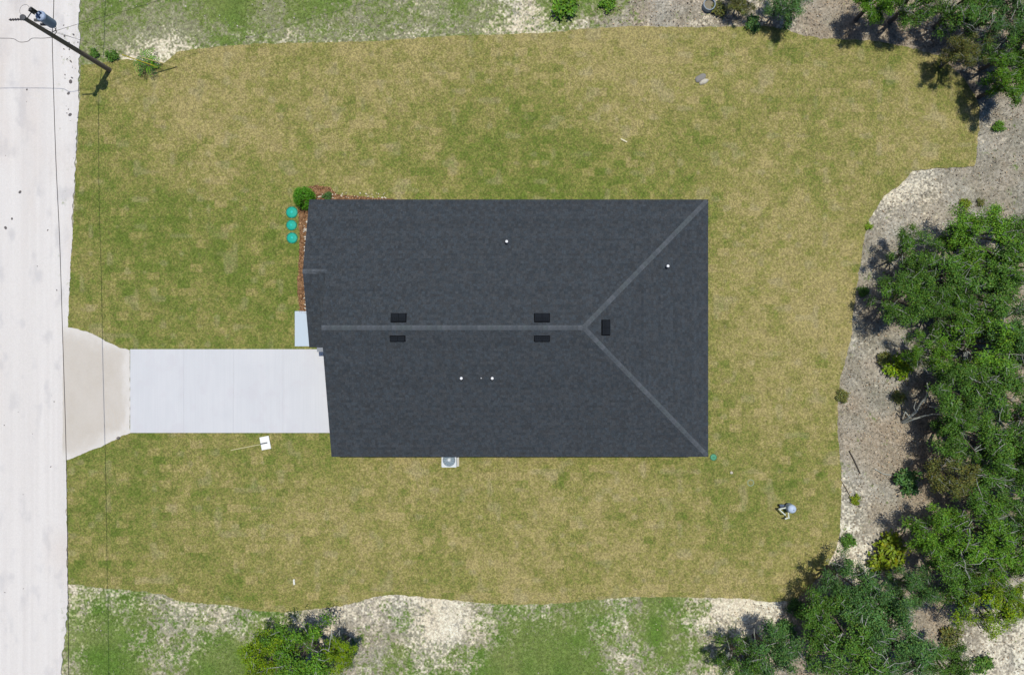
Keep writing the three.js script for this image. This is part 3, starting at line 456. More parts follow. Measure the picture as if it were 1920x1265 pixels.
// ------------------------------------------------------------------ utility pole, transformer, wires, guys
const poleBase = at(205, 131, 0), poleTop = at(43, 33, 6.85);
const onPole = (y) => poleBase.clone().lerp(poleTop, y / 6.85).setY(y);
{
  const bark = mat([152, 138, 122], 0.95, { bumpMap: tiled(roughTile, 1, 4), bumpScale: 0.01 }), steel = mat([88, 88, 90], 0.6), porcelain = mat([92, 88, 92], 0.35);
  const t = thing('utility_pole', 'dark wooden utility pole leaning out over the pale road', 'utility pole', poleBase.clone());
  const L = (p) => p.clone().sub(poleBase);
  part('shaft', rod(new THREE.Vector3(0, -0.1, 0), L(poleTop), 0.145, 0.1, 16), bark, t);
  part('top_insulator', clean([rod(L(onPole(6.7)), L(at(16, 37, 6.75)), 0.035, 0.03, 8), ...[0.3, 0.45, 0.6, 0.75, 0.9].map((k) => { const a = L(onPole(6.7)), b = L(at(16, 37, 6.75)), p = a.clone().lerp(b, k); return new THREE.CylinderGeometry(0.06, 0.06, 0.03, 10).rotateZ(Math.PI / 2).translate(p.x, p.y, p.z); })]), porcelain, t);
  part('pole_cap', lathe([[0.14, 0], [0.15, 0.06], [0.13, 0.1], [0.001, 0.11]], 14).translate(...L(onPole(6.83)).toArray()), steel, t);
  const cut = L(at(60, 20, 6.75));
  part('bracket_arm', rod(L(onPole(6.65)), cut, 0.025, 0.025, 6), steel, t);
  part('fuse_cutout', clean([rbox(0.16, 0.34, 0.12, cut.x, cut.y, cut.z, 0.02), cyl(0.05, 0.05, 0.42, 8, cut.x + 0.08, cut.y - 0.2, cut.z - 0.05), cyl(0.035, 0.035, 0.4, 8, cut.x - 0.06, cut.y - 0.22, cut.z + 0.06)]), mat([70, 68, 70], 0.5), t);
  const tc = L(new THREE.Vector3(-23.33, 0, -15.9)), can = mat([160, 176, 200], 0.45), lidM = mat([168, 186, 212], 0.4);
  const tf = part('transformer', lathe([[0.001, 5.38], [0.22, 5.38], [0.235, 5.42], [0.235, 6.2], [0.25, 6.22], [0.25, 6.27], [0.2, 6.33], [0.001, 6.36]], 26).translate(tc.x, 0, tc.z), can, t);
  part('bushing', clean([[0.08, -0.1], [-0.1, -0.05], [0.02, 0.12]].map(([x, z]) => lathe([[0.035, 6.3], [0.05, 6.38], [0.03, 6.42], [0.045, 6.47], [0.02, 6.53], [0.001, 6.54]], 10).translate(tc.x + x, 0, tc.z + z))), mat([70, 92, 140], 0.35), tf);
  part('lid_band', new THREE.TorusGeometry(0.245, 0.012, 5, 26).rotateX(Math.PI / 2).translate(tc.x, 6.22, tc.z), lidM, tf);
  part('mounting', clean([box(0.5, 0.08, 0.12, tc.x - 0.2, 5.6, tc.z + 0.12), box(0.5, 0.08, 0.12, tc.x - 0.2, 6.05, tc.z + 0.12)]), steel, t);
  part('jumper', clean([tube([L(at(57, 18, 6.9)), L(at(50, 9, 7.0)), L(at(40, 11, 6.95)), L(at(36, 22, 6.85)), L(poleTop)], 0.008, 20, 4), tube([cut.clone(), cut.clone().add(new THREE.Vector3(0.12, 0.05, 0.1)), new THREE.Vector3(tc.x - 0.1, 6.52, tc.z - 0.05)], 0.009, 12, 4)]), steel, t);
  part('lead_loop', clean([tube([L(onPole(5.0)), L(at(104, 55, 4.95)), L(at(103, 48, 5.0)), L(at(98, 43, 5.2)), new THREE.Vector3(tc.x + 0.2, 5.6, tc.z + 0.05)], 0.018, 20, 5), tube([L(onPole(4.8)), L(at(105, 60, 4.8)), L(at(103, 54, 4.85)), L(at(97, 48, 4.9)), new THREE.Vector3(tc.x + 0.15, 5.5, tc.z + 0.15)], 0.016, 20, 5)]), mat([70, 66, 62], 0.7), t);
}
{
  const wireM = mat([64, 58, 54], 0.7);
  const wire = (pts, r, label) => tag(part(numbered('overhead_wire'), tube(pts, r, 90, 5), wireM, scene), label, 'wire', 'overhead wires at the utility pole');
  wire([[97, 64], [98, 110], [104, 300], [111, 450], [117, 640], [122, 800], [125, 950], [128, 1265], [130, 1500]].map(([u, v], i) => at(u, v, [4.85, 4.75, 4.5, 4.35, 4.25, 4.2, 4.2, 4.25, 4.35][i])), 0.016, 'dark overhead wire running down the length of the road edge');
  wire([at(97, 64, 4.85), at(99, 36, 4.95), at(100, 2, 5.05), at(100, -240, 5.5), at(100, -500, 6.2)], 0.017, 'short dark overhead wire leaving the pole towards the top edge');
  wire([[97, 70, 4.8], [80, 71.5, 4.78], [58, 72, 4.75], [52, 77, 4.7], [35, 78.5, 4.7], [26, 73, 4.72], [0, 71.5, 4.7], [-120, 70, 4.75], [-300, 68, 5]].map(([u, v, y]) => at(u, v, y)), 0.013, 'kinked overhead wire crossing the road to the left edge');
  wire([[102, 58, 4.85], [145, 45, 4.8], [260, 12, 4.7], [420, -40, 4.75], [700, -130, 5]].map(([u, v, y]) => at(u, v, y)), 0.009, 'thin overhead wire running from the pole over the upper verge');
  const yellow = mat([226, 208, 70], 0.55), paleY = mat([222, 206, 132], 0.6);
  const guy = (au, av, hy, len, m, label) => {
    const a = at(au, av, 0), top = onPole(hy), d = top.clone().sub(a).normalize(), t = thing('guy_wire', label, 'guy wire', a, 0, 'guy wires of the utility pole');
    part('strand', rod(new THREE.Vector3(0, -0.05, 0), top.clone().sub(a), 0.006, 0.006, 5), wireM, t);
    part('guard', rod(d.clone().multiplyScalar(0.12), d.clone().multiplyScalar(len), 0.034, 0.03, 8), m, t);
    part('anchor', clean([rod(new THREE.Vector3(0, -0.1, 0), d.clone().multiplyScalar(0.3), 0.014, 0.014, 6), new THREE.TorusGeometry(0.04, 0.012, 5, 12).translate(0, 0.08, 0)]), mat([120, 116, 104], 0.6), t);
  };
  guy(299, 127, 6.2, 2.3, yellow, 'guy wire with bright yellow guard crossing the small palm shrub');
  guy(331, 126, 5.6, 2.0, paleY, 'guy wire with pale yellow guard ending in the sandy patch');
}

// ------------------------------------------------------------------ trees, shrubs and plants
const up = new THREE.Vector3(0, 1, 0);
class Leaves {
  constructor() { this.p = []; this.n = []; this.c = []; }
  // one folded leaf: two triangles on a midrib
  leaf(x, y, z, dir, nrm, len, wid, tone) {
    const s = new THREE.Vector3().crossVectors(dir, nrm).normalize();
    const a = [x, y, z], b = [x + dir.x * len, y + dir.y * len, z + dir.z * len], m = 0.45;
    const c = [x + dir.x * len * m + s.x * wid + nrm.x * wid * 0.3, y + dir.y * len * m + s.y * wid + nrm.y * wid * 0.3, z + dir.z * len * m + s.z * wid + nrm.z * wid * 0.3];
    const d = [x + dir.x * len * m - s.x * wid + nrm.x * wid * 0.3, y + dir.y * len * m - s.y * wid + nrm.y * wid * 0.3, z + dir.z * len * m - s.z * wid + nrm.z * wid * 0.3];
    this.p.push(...a, ...c, ...b, ...a, ...b, ...d);
    for (let i = 0; i < 6; i++) { this.n.push(nrm.x, nrm.y, nrm.z); this.c.push(...tone); }
  }
  clump(rr, c, r, flat, count, len, tone, lift = 0.55) {
    const d = new THREE.Vector3(), nrm = new THREE.Vector3(), dir = new THREE.Vector3();
    for (let i = 0; i < count; i++) {
      do d.set(rr() * 2 - 1, rr() * 2 - 1, rr() * 2 - 1); while (d.lengthSq() > 1);
      d.multiplyScalar(0.35 + 0.95 * d.length() * rr());
      nrm.set(d.x + rr() * 1.3 - 0.65, Math.abs(d.y) * 0.6 + lift + rr() * 0.5, d.z + rr() * 1.3 - 0.65).normalize();
      dir.set(d.x + rr() - 0.5, rr() * 0.8 - 0.4, d.z + rr() - 0.5); dir.addScaledVector(nrm, -dir.dot(nrm)).normalize();
      const t = tone * (0.6 + 0.75 * rr()), yl = rr() < 0.14 ? 1.7 : 1;
      this.leaf(c.x + d.x * r, c.y + d.y * r * flat, c.z + d.z * r, dir, nrm, len * (0.7 + 0.6 * rr()), len * (0.24 + 0.12 * rr()), [t * (0.9 + 0.25 * rr()) * yl, t * (yl > 1 ? 1.2 : 1), t * (0.7 + 0.6 * rr())]);
    }
  }
  geometry() { const g = new THREE.BufferGeometry(); g.setAttribute('position', new THREE.Float32BufferAttribute(this.p, 3)); g.setAttribute('normal', new THREE.Float32BufferAttribute(this.n, 3)); g.setAttribute('color', new THREE.Float32BufferAttribute(this.c, 3)); return g; }
}
const leafMat = (rgb) => { const m = mat(rgb, 0.55, { specularIntensity: 0.4, vertexColors: true, side: THREE.DoubleSide }); return m; };
const LEAF = { oak: leafMat([80, 122, 38]), deep: leafMat([74, 115, 52]), lime: leafMat([116, 150, 18]), bright: leafMat([90, 136, 30]), gold: leafMat([118, 140, 24]), dull: leafMat([104, 112, 52]) };
const barkM = mat([112, 104, 94], 0.95), twigM = mat([176, 178, 166], 0.95);
// a spreading oak 2 m in crown radius and about 4.4 m tall, at its base; returns shapes for trunk, twigs and crown
function oak(seed, loose = 0) {
  const rr = rng(seed), wood = [], twig = [], lv = new Leaves();
  const fork = new THREE.Vector3((rr() - 0.5) * 0.3, 0.9 + rr() * 0.4, (rr() - 0.5) * 0.3);
  wood.push(rod(new THREE.Vector3(0, -0.15, 0), fork, 0.19, 0.15, 9));
  const nl = 7 + Math.floor(rr() * 3);
  for (let i = 0; i < nl; i++) {
    const a = i / nl * Math.PI * 2 + rr() * 0.7, reach = 0.75 + 0.7 * rr(), tipY = 2.6 + 0.9 * rr();
    const mid = new THREE.Vector3(Math.cos(a) * reach * 0.5, fork.y + 0.7 + rr() * 0.4, Math.sin(a) * reach * 0.5), end = new THREE.Vector3(Math.cos(a + rr() * 0.5) * reach, tipY, Math.sin(a + rr() * 0.5) * reach);
    wood.push(rod(fork, mid, 0.1, 0.075, 6), rod(mid, end, 0.075, 0.04, 6));
    const ns = 5 + Math.floor(rr() * 4);
    for (let j = 0; j < ns; j++) {
      const b = a + (rr() - 0.5) * 1.9, out = reach + (rr() * 1.1 - 0.35), y = 2.1 + 2.1 * rr() - 0.32 * out * out * 0.5, s = mid.clone().lerp(end, 0.3 + 0.7 * rr()), e = new THREE.Vector3(Math.cos(b) * clamp(out, 0.2, 2), Math.max(1.4, y), Math.sin(b) * clamp(out, 0.2, 2));
      const k = s.clone().lerp(e, 0.5).add(new THREE.Vector3((rr() - 0.5) * 0.2, 0.12, (rr() - 0.5) * 0.2));
      twig.push(rod(s, k, 0.028, 0.02, 4), rod(k, e, 0.02, 0.01, 4));
      if (rr() < 0.65) { const q = e.clone().add(new THREE.Vector3((rr() - 0.5) * 0.7, 0.25 + rr() * 0.2, (rr() - 0.5) * 0.7)); twig.push(rod(e, q, 0.024, 0.012, 4), rod(e.clone().lerp(q, 0.4), q.clone().add(new THREE.Vector3((rr() - 0.5) * 0.5, 0.02, (rr() - 0.5) * 0.5)), 0.018, 0.009, 4)); }
      if (rr() < 0.3 + loose) continue;                // bare twig end: a gap in the crown
      const tone = 0.7 + 0.65 * rr();
      lv.clump(rr, e, 0.36 + 0.3 * rr(), 0.55, 170 + Math.floor(rr() * 120), 0.1, tone);
      lv.clump(rr, k, 0.3 + 0.2 * rr(), 0.5, 90, 0.1, tone * 0.95);
    }
  }
  for (let i = 0; i < 2; i++) { const a = rr() * 6.28, d = rr() * 0.8; lv.clump(rr, new THREE.Vector3(Math.cos(a) * d, 2.9 + rr() * 0.9, Math.sin(a) * d), 0.5, 0.5, 170, 0.115, 0.75 + 0.5 * rr()); }
  return { trunk: clean(wood), twigs: clean(twig), crown: lv.geometry() };
}
const OAKS = Array.from({ length: 9 }, (_, i) => oak(900 + i * 37, i % 3 === 2 ? 0.2 : 0));
let treeNo = 0;
function tree(u, v, r, kind, label, tall = 1) {
  const sc = r / 35.5 / 1.95, sy = (0.55 + 0.45 * sc) * tall, hc = 3.0 * sy, p = at(u, v, hc); p.y = 0; const o = OAKS[treeNo % OAKS.length], rr = rng(3000 + treeNo * 91); treeNo++;
  const t = thing('oak_tree', label, 'tree', p, rr() * 6.28, 'oaks and scrub along the plot edges'); t.scale.set(sc * (0.94 + 0.12 * rr()), sy, sc * (0.94 + 0.12 * rr()));
  part('trunk', o.trunk, barkM, t); part('branches', o.twigs, twigM, t); part('crown', o.crown, LEAF[kind], t);
  return t;
}
[
  // beyond the right edge of the lawn, top to bottom
  [1722, 470, 50, 'oak', 'small dark oak just below the grey clearing on the right'], [1706, 560, 60, 'oak', 'dark green oak reaching farthest left, beside its own black shadow patch'], [1768, 525, 62, 'oak', 'dark oak in the middle of the right thicket, level with the upper roof hip'], [1838, 448, 66, 'bright', 'oak at the top of the right thicket under the grey clearing'], [1905, 500, 66, 'oak', 'oak on the right picture edge below the grey clearing'], [1850, 545, 66, 'oak', 'oak left of the picture edge in the upper right thicket'], [1790, 590, 48, 'oak', 'low oak above the dark gap in the right thicket'], [1910, 610, 62, 'deep', 'bluish green oak on the right picture edge level with the roof ridge'],
  [1745, 660, 46, 'bright', 'light green oak at left of the dark gap in the right thicket'], [1850, 650, 66, 'bright', 'bright green oak right of the dark gap in the thicket'], [1800, 730, 66, 'oak', 'broad oak right of the bare grey limbs'], [1885, 735, 66, 'oak', 'oak near the right picture edge level with the bare grey limbs'], [1815, 815, 58, 'oak', 'oak right of the orange brown leaf litter'], [1895, 845, 66, 'oak', 'large oak on the right picture edge below the bare grey limbs'], [1790, 890, 50, 'dull', 'olive oak above the brown clearing in the lower right'], [1860, 925, 56, 'oak', 'oak right of the brown clearing in the lower right'], [1915, 960, 46, 'deep', 'bluish oak cut by the right picture edge at the lower right'],
  [1948, 655, 60, 'oak', 'oak on the right picture edge just right of the bright green oak'], [1952, 790, 62, 'deep', 'bluish oak half cut by the right edge below the bare limbs level'], [1950, 900, 58, 'oak', 'oak half cut by the right edge above the lower right bluish oak'], [1950, 1010, 58, 'oak', 'oak half cut by the right edge beside the wide bright oak'], [1948, 435, 52, 'oak', 'oak half cut by the right edge directly under the grey clearing'], [1945, 40, 56, 'deep', 'dark oak half cut by the right edge at the top right corner'],
  // lower right
  [1760, 1000, 56, 'bright', 'bright green oak right of the gold leaved shrub'], [1840, 1010, 70, 'bright', 'wide bright green oak in the lower right thicket'], [1800, 1085, 56, 'oak', 'oak right of the deep black gap in the lower right'], [1890, 1065, 60, 'bright', 'bright oak on the right picture edge above the pale sand'], [1850, 1140, 62, 'lime', 'lime green oak bordering the pale sand at the lower right corner'], [1905, 1130, 40, 'lime', 'small lime green oak by the right edge above the sandy corner'],
  // bottom
  [1595, 1095, 58, 'deep', 'bluish oak casting its shadow on the lawn corner at the bottom right'], [1560, 1165, 58, 'oak', 'oak beside the deep shade at the bottom right of the lawn'], [1650, 1150, 74, 'deep', 'widest bluish oak at the bottom right with grey twigs showing'], [1715, 1110, 46, 'deep', 'bluish oak next to the small brown clearing at the bottom right'], [1600, 1235, 74, 'oak', 'oak cut by the bottom edge left of the brown clearing'], [1690, 1235, 66, 'deep', 'bluish oak cut by the bottom edge under the brown clearing'], [1450, 1235, 62, 'deep', 'leftmost bluish oak cut by the bottom edge at the right'], [1390, 1240, 44, 'oak', 'small dark oak at the bottom edge with its shade on cream sand'], [1775, 1245, 48, 'oak', 'oak cut by the bottom edge beside the pale sandy corner'],
  // top right
  [1478, -4, 50, 'deep', 'leftmost dark oak cut by the top edge at the upper right', 0.72], [1395, -10, 34, 'dull', 'low olive shrub oak at the top edge right of the planter ring', 0.6], [1652, -6, 50, 'bright', 'bright oak cut by the top edge above the tan soil'], [1720, -2, 54, 'oak', 'oak cut by the top edge between two patches of brown litter'], [1812, 8, 54, 'oak', 'oak left of the top right corner'], [1878, 18, 60, 'deep', 'dark bluish oak filling the top right corner'], [1815, 92, 40, 'dull', 'thin brownish oak over leaf litter below the top right corner'], [1900, 95, 46, 'oak', 'dark oak on the right edge below the top right corner'], [1898, 150, 48, 'bright', 'bright green round oak on the right edge above the grey clearing'],
  // bottom left
  [565, 1230, 72, 'bright', 'widest green tree cut by the bottom edge on the left'], [498, 1240, 52, 'lime', 'small lime green tree left of the widest one at the bottom edge'], [632, 1235, 44, 'lime', 'lime green tree right of its neighbour at the bottom edge, shade on grey sand'],
].forEach((a) => tree(...a));

function bush(seed, r, clumps, per, len, flat = 0.8) { const rr = rng(seed), lv = new Leaves(), tw = []; for (let i = 0; i < clumps; i++) { const a = rr() * 6.28, d = Math.sqrt(rr()) * r * 0.72, c = new THREE.Vector3(Math.cos(a) * d, r * flat * (0.45 + 0.5 * rr() * (1 - d / r * 0.6)), Math.sin(a) * d); tw.push(rod(new THREE.Vector3(0, -0.05, 0), c, 0.014, 0.006, 4)); lv.clump(rr, c, r * (0.26 + 0.16 * rr()), 0.75, per, len, 0.8 + 0.45 * rr()); } return { stems: clean(tw), foliage: lv.geometry() }; }
const BUSH = [0, 1, 2, 3].map((i) => bush(40 + i * 7, 0.5, 13, 46, 0.1));
[
  [1583, 742, 15, 'dull', 'small olive shrub on the right lawn edge level with the bare limbs'], [1607, 937, 12, 'gold', 'small yellow green shrub by the pale stick at the lawn edge'], [1878, 236, 13, 'bright', 'small green shrub alone in the grey clearing'], [1690, 690, 28, 'lime', 'leafy lime shrub left of the right thicket'], [1663, 672, 16, 'dull', 'small olive shrub left of the leafy lime shrub'], [1632, 423, 9, 'lime', 'tiny bright plant on the lawn edge below the sand notch'], [1814, 381, 12, 'gold', 'yellowish shrub at the top of the right thicket'], [1842, 378, 9, 'dull', 'tiny dull shrub right of the yellowish shrub'], [1595, 1017, 17, 'oak', 'low dark green shrub on the pale sand strip'], [1712, 905, 30, 'deep', 'bluish shrub under the orange brown litter'], [1675, 1040, 40, 'gold', 'gold leaved shrub left of the lower right thicket'], [1652, 1060, 20, 'gold', 'small gold shrub touching the lower side of the larger one'], [1495, 1143, 20, 'deep', 'dark shrub in the shade at the lawn corner'], [1478, 1190, 26, 'deep', 'dark shrub between the lawn corner and the bottom edge'], [1622, 545, 12, 'oak', 'small dark sprig on the lawn edge left of the farthest oak'], [1690, 745, 15, 'dull', 'thin shrub above the bare grey limbs'],
  [1058, 4, 30, 'bright', 'bright weed clump cut by the top edge, left of two'], [1140, 4, 18, 'bright', 'bright weed clump cut by the top edge, right of two'], [1352, 12, 17, 'dull', 'olive shrub right of the planter ring'], [1415, 40, 18, 'deep', 'bluish weed clump on sand right of the planter ring'], [205, 101, 14, 'oak', 'green weed clump right of the utility pole'], [172, 97, 11, 'oak', 'green weed clump above the utility pole'], [1790, 1200, 24, 'dull', 'olive shrub in the brown clearing at the bottom right'], [1850, 1250, 22, 'oak', 'green shrub at the bottom edge on pale sand'],
].forEach(([u, v, r, kind, label], i) => {
  const b = BUSH[i % 4], s = r / 16, p = at(u, v, 0.35 * s); p.y = 0; const t = thing('shrub', label, 'shrub', p, i * 1.3, 'shrubs and weed clumps round the plot'); t.scale.set(s, s * 0.85, s);
  part('stems', b.stems, barkM, t); part('foliage', b.foliage, LEAF[kind], t);
});
// clipped round bush at the house corner, and a small dark one by the wall
{
  const rr = rng(501), lv = new Leaves(), tw = [];
  for (let i = 0; i < 60; i++) { const d = new THREE.Vector3(rr() * 2 - 1, rr() * 1.8 - 0.7, rr() * 2 - 1).normalize(), c = new THREE.Vector3(d.x * 0.52, 0.62 + d.y * 0.52, d.z * 0.52); lv.clump(rr, c, 0.2, 0.9, 90, 0.07, 0.8 + 0.4 * rr(), 0.35); if (i % 5 === 0) tw.push(rod(new THREE.Vector3(0, -0.05, 0), c, 0.02, 0.008, 5)); }
  const t = thing('round_bush', 'clipped round bright green bush at the upper left house corner', 'bush', at(571, 371, 0.6).setY(0.04));
  part('stems', clean(tw), barkM, t); part('foliage', lv.geometry(), leafMat([76, 136, 20]), t);
  const s = thing('wall_shrub', 'small dark shrub between the round bush and the house eave', 'shrub', at(612, 366, 0.3).setY(0.04)); s.scale.setScalar(0.62);
  part('stems', BUSH[2].stems, barkM, s); part('foliage', BUSH[2].foliage, LEAF.deep, s);
}
// small palm shrub by the guy wires: arching fronds
{
  const t = thing('palm_shrub', 'small palm shrub with arching fronds beside the yellow guy guard', 'shrub', at(281, 122, 0)), rr = rng(77), green = leafMat([104, 156, 20]), dk = leafMat([70, 112, 40]);
  for (let i = 0; i < 15; i++) {
    const a = i * 2.4, l = 0.55 + 0.35 * rr(), lv = new Leaves(), h = 0.3 + 0.55 * rr(); let prev = new THREE.Vector3(0, 0.02, 0); const stem = [];
    for (let k = 1; k <= 7; k++) {
      const f = k / 7, c = new THREE.Vector3(Math.cos(a) * l * f, h * Math.sin(f * 2.3), Math.sin(a) * l * f); stem.push(rod(prev, c, 0.01, 0.007, 4)); prev = c;
      for (const s of [-1, 1]) { const d = new THREE.Vector3(Math.cos(a + s * 0.9), 0.15, Math.sin(a + s * 0.9)).normalize(); lv.leaf(c.x, c.y, c.z, d, new THREE.Vector3(0, 1, 0).addScaledVector(d, -0.15).normalize(), 0.26 * (1.1 - f * 0.6), 0.03, [0.8 + 0.4 * rr(), 0.85 + 0.3 * rr(), 0.8]); }
    }
    const fr = part('frond', lv.geometry(), i % 3 ? green : dk, t); part('rib', clean(stem), barkM, fr);
  }
}
// bare limbs leaning out of the thicket, and fallen sticks
{
  const t = thing('dead_tree', 'bare grey limbs leaning out of the thicket over leaf litter', 'dead tree', at(1692, 792, 0)), o = at(1692, 792, 0), L = (u, v, y) => at(u, v, y).sub(o);
  const limb = (pts, r) => { const g = []; for (let i = 0; i < pts.length - 1; i++) g.push(rod(pts[i], pts[i + 1], r * (1 - i / pts.length * 0.75), r * (1 - (i + 1) / pts.length * 0.75), 7)); return part('limb', clean(g), twigM, t); };
  limb([new THREE.Vector3(0, -0.1, 0), L(1706, 782, 0.7), L(1718, 772, 1.1), L(1727, 756, 1.6), L(1738, 743, 2.0), L(1741, 731, 2.3), L(1739, 718, 2.5)], 0.085);
  limb([new THREE.Vector3(0.05, 0.1, 0), L(1712, 786, 0.7), L(1732, 780, 1.1), L(1752, 776, 1.5), L(1775, 779, 1.8)], 0.07);
  limb([L(1741, 731, 2.3), L(1752, 730, 2.4), L(1766, 729, 2.5)], 0.035); limb([L(1706, 782, 0.7), L(1698, 772, 0.75), L(1694, 784, 0.6)], 0.04); limb([L(1718, 772, 1.1), L(1714, 764, 1.5), L(1718, 752, 1.8)], 0.035);
}
const stick = (pts, r, m, label) => tag(part(numbered('fallen_stick'), clean(pts.slice(1).map((p, i) => rod(at(pts[i][0], pts[i][1], r), at(p[0], p[1], r * 1.4), r, r * 0.8, 6))), m, scene), label, 'stick', 'fallen sticks in the leaf litter');
stick([[1593, 845], [1602, 862], [1614, 888]], 0.035, mat([96, 88, 78], 1), 'dark straight stick in the litter right of the lawn');
stick([[1577, 898], [1588, 915], [1600, 938]], 0.04, mat([196, 184, 158], 0.9), 'pale stick along the lower right lawn edge');
stick([[1640, 878], [1656, 888], [1686, 893]], 0.03, twigM, 'grey curved stick left of the bluish shrub');
stick([[1834, 928], [1842, 940], [1850, 962]], 0.03, twigM, 'grey twig in the lower right thicket shade');

// ------------------------------------------------------------------ ground cover
const blade = (() => { const g = new THREE.BufferGeometry(), p = [], n = []; for (let k = 0; k < 5; k++) { const a = k * 1.2566 + 0.3, c = Math.cos(a), s = Math.sin(a), w = 0.16, t = 0.75 + 0.25 * ((k * 7) % 5) / 4; p.push(s * w * 0.5, 0, -c * w * 0.5, -s * w * 0.5, 0, c * w * 0.5, c * t, 0.45, s * t); for (let i = 0; i < 3; i++) n.push(c * 0.35, 0.94, s * 0.35); } g.setAttribute('position', new THREE.Float32BufferAttribute(p, 3)); g.setAttribute('normal', new THREE.Float32BufferAttribute(n, 3)); return g; })();
const grassM = new THREE.MeshPhysicalMaterial({ specularIntensity: 0.3, roughness: 0.95, side: THREE.DoubleSide });
const kept = (u, v) => !(inside(apronOutline, u, v) || (u > 240 && u < 662 && v > 653 && v < 812) || (u > 552 && u < 640 && v > 582 && v < 652) || inside(mulchOutline, u, v) || (u > 632 && u < 1285 && v > 408 && v < 826));
{
  const rr = rng(811), list = [], edgeLawn = lawnOutline;
  for (let i = 0; i < 420000 && list.length < 300000; i++) {
    const u = 122 + rr() * 1722, v = 46 + rr() * 1104; if (!kept(u, v) || !inside(edgeLawn, u, v)) continue;
    const k = 0.92 + 0.32 * rr(), c = lawnColour(u, v, (rr() - 0.5) * 0.5, k), s = 0.03 + 0.028 * rr();
    list.push([(u - 960) / PPM, 0.026, (v - 632.5) / PPM, 0, rr() * 6.28, 0, s, s * (0.35 + 0.4 * rr()), s, c]);
  }
  scatter('grass', blade, grassM, list, 'short tan and olive turf grass of the lawn', 'grass');
}
{
  const rr = rng(821), weeds = [], litter = [], stones = [];
  for (let i = 0; i < 330000; i++) {
    const u = 108 + rr() * 1900, v = -40 + rr() * 1370; if (inside(lawnOutline, u, v)) continue;
    const edge = u < 150 ? (vn(v / 9, 5, 55) > 0.55 && (v < 620 || v > 1080) && rr() < 0.5) : true; if (!edge) continue;
    if (u < 135 && (v > 600 && v < 1085)) continue;
    const x = (u - 960) / PPM, z = (v - 632.5) / PPM, g = greenMask(u, v), b = groundMix(u, v, 2);
    if (rr() < g * g * 0.6 && weeds.length < 90000) { const k = 0.9 + 0.4 * rr(), c = mix3([84, 118, 38], [126, 138, 74], (v < 120 ? 0.35 : 0) + vn(u / 30, v / 30, 44) * 0.6 + rr() * 0.2), s = 0.05 + 0.07 * rr(); weeds.push([x, u < 150 ? 0.012 : -0.015, z, 0, rr() * 6.28, 0, s, s * (0.25 + 0.4 * rr()), s, [c[0] * k, c[1] * k, c[2] * k]]); }
    else if (u > 1100 && rr() < 0.05 + 0.22 * b && litter.length < 60000) { const k = 0.68 + 0.56 * rr(), c = mix3([180, 154, 122], [160, 152, 138], rr()), s = 0.03 + 0.045 * rr(); litter.push([x, 0.005 + rr() * 0.03, z, (rr() - 0.5) * 1.0, rr() * 6.28, (rr() - 0.5) * 1.0, s, s, s * 0.55, [c[0] * k, c[1] * k, c[2] * k]]); }
    else if (rr() < 0.012) { const s = 0.02 + 0.05 * rr() * rr(), k = 0.85 + 0.2 * rr(); stones.push([x, 0.0, z, rr() * 3, rr() * 6, rr() * 3, s, s * 0.7, s, [216 * k, 208 * k, 190 * k]]); }
  }
  scatter('weeds', blade, grassM, weeds, 'low green weeds growing through the sandy verges', 'weeds');
  const leafG = new THREE.BufferGeometry(); leafG.setAttribute('position', new THREE.Float32BufferAttribute([-1, 0, 0, 0, 0.25, -0.9, 1, 0.1, 0, -1, 0, 0, 1, 0.1, 0, 0, 0.25, 0.9], 3)); leafG.computeVertexNormals();
  scatter('leaf_litter', leafG, grassM, litter, 'dry brown leaf litter under and beside the oaks', 'leaf litter');
  scatter('gravel', new THREE.IcosahedronGeometry(1, 0), new THREE.MeshPhysicalMaterial({ specularIntensity: 0.3, roughness: 0.95 }), stones, 'pale pebbles strewn over the sandy verges', 'gravel');
}
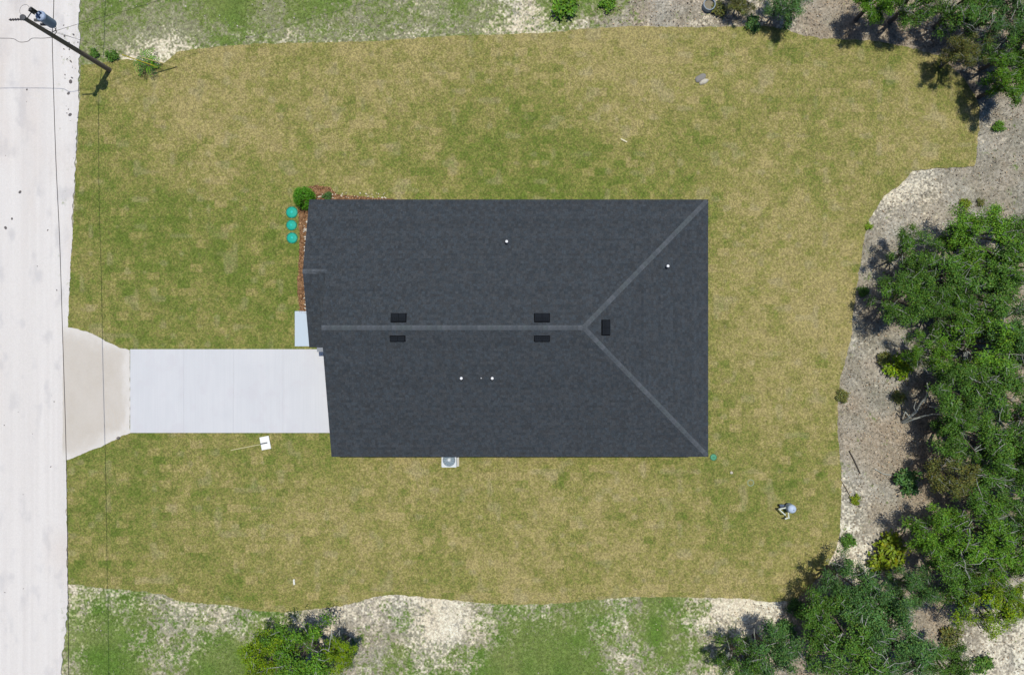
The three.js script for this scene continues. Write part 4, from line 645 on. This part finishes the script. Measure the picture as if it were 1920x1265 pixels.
{
  const rr = rng(831), chips = [], pebbles = [], clods = [];
  for (let i = 0; i < 9000; i++) { const u = 556 + rr() * 210, v = 340 + rr() * 250; if (!inside(mulchOutline, u, v)) continue; const k = 0.6 + 0.7 * rr(), c = mix3([142, 96, 62], [196, 162, 122], rr()); chips.push([(u - 960) / PPM, 0.05 + rr() * 0.03, (v - 632.5) / PPM, (rr() - 0.5) * 0.8, rr() * 6.28, (rr() - 0.5) * 0.8, 0.05 + 0.06 * rr(), 0.01, 0.014 + 0.014 * rr(), [c[0] * k, c[1] * k, c[2] * k]]); }
  for (let i = 0; i < 90; i++) { const v = 415 + rr() * 165, u = 570 + rr() * 8 + (v > 560 ? 2 : 0), s = 0.03 + 0.05 * rr(); pebbles.push([(u - 960) / PPM, 0.06, (v - 632.5) / PPM, rr() * 3, rr() * 6, rr() * 3, s, s * 0.6, s, [226, 216, 196]]); }
  for (let i = 0; i < 34; i++) { const u = 595 + rr() * 130, v = 362 + rr() * 10, s = 0.025 + 0.04 * rr(); pebbles.push([(u - 960) / PPM, 0.06, (v - 632.5) / PPM, rr() * 3, rr() * 6, rr() * 3, s, s * 0.6, s, [226, 212, 186]]); }
  for (let i = 0; i < 36; i++) { const near = rr() < 0.6, u = near ? 118 + rr() * 28 : rr() * 120, v = near ? 40 + rr() * 190 : rr() * 1265, s = 0.02 + (near ? 0.05 : 0.03) * rr() * rr(); clods.push([(u - 960) / PPM, 0.02, (v - 632.5) / PPM, rr() * 3, rr() * 6, rr() * 3, s * 1.5, s * 0.6, s, [128, 122, 118]]); }
  for (const [u, v, s] of [[37, 360, 0.08], [22, 410, 0.06], [10, 427, 0.08], [132, 153, 0.1], [50, 168, 0.05], [128, 175, 0.08], [131, 215, 0.09]]) clods.push([(u - 960) / PPM, 0.02, (v - 632.5) / PPM, 0, u, 0, s, s * 0.25, s * 1.3, [112, 106, 104]]);
  const bx = new THREE.BoxGeometry(1, 1, 1);
  scatter('mulch_chips', bx, grassM, chips, 'red brown bark chips in the bed round the house corner', 'mulch');
  const ico = new THREE.IcosahedronGeometry(1, 1);
  scatter('pebbles', ico, grassM, pebbles, 'pale pebbles in the mulch bed under the front eave', 'pebbles');
  scatter('dirt_clods', ico, grassM, clods, 'dark dirt clods scattered on the pale road', 'dirt');
}

shade(scene);
renderer.render(scene, camera);
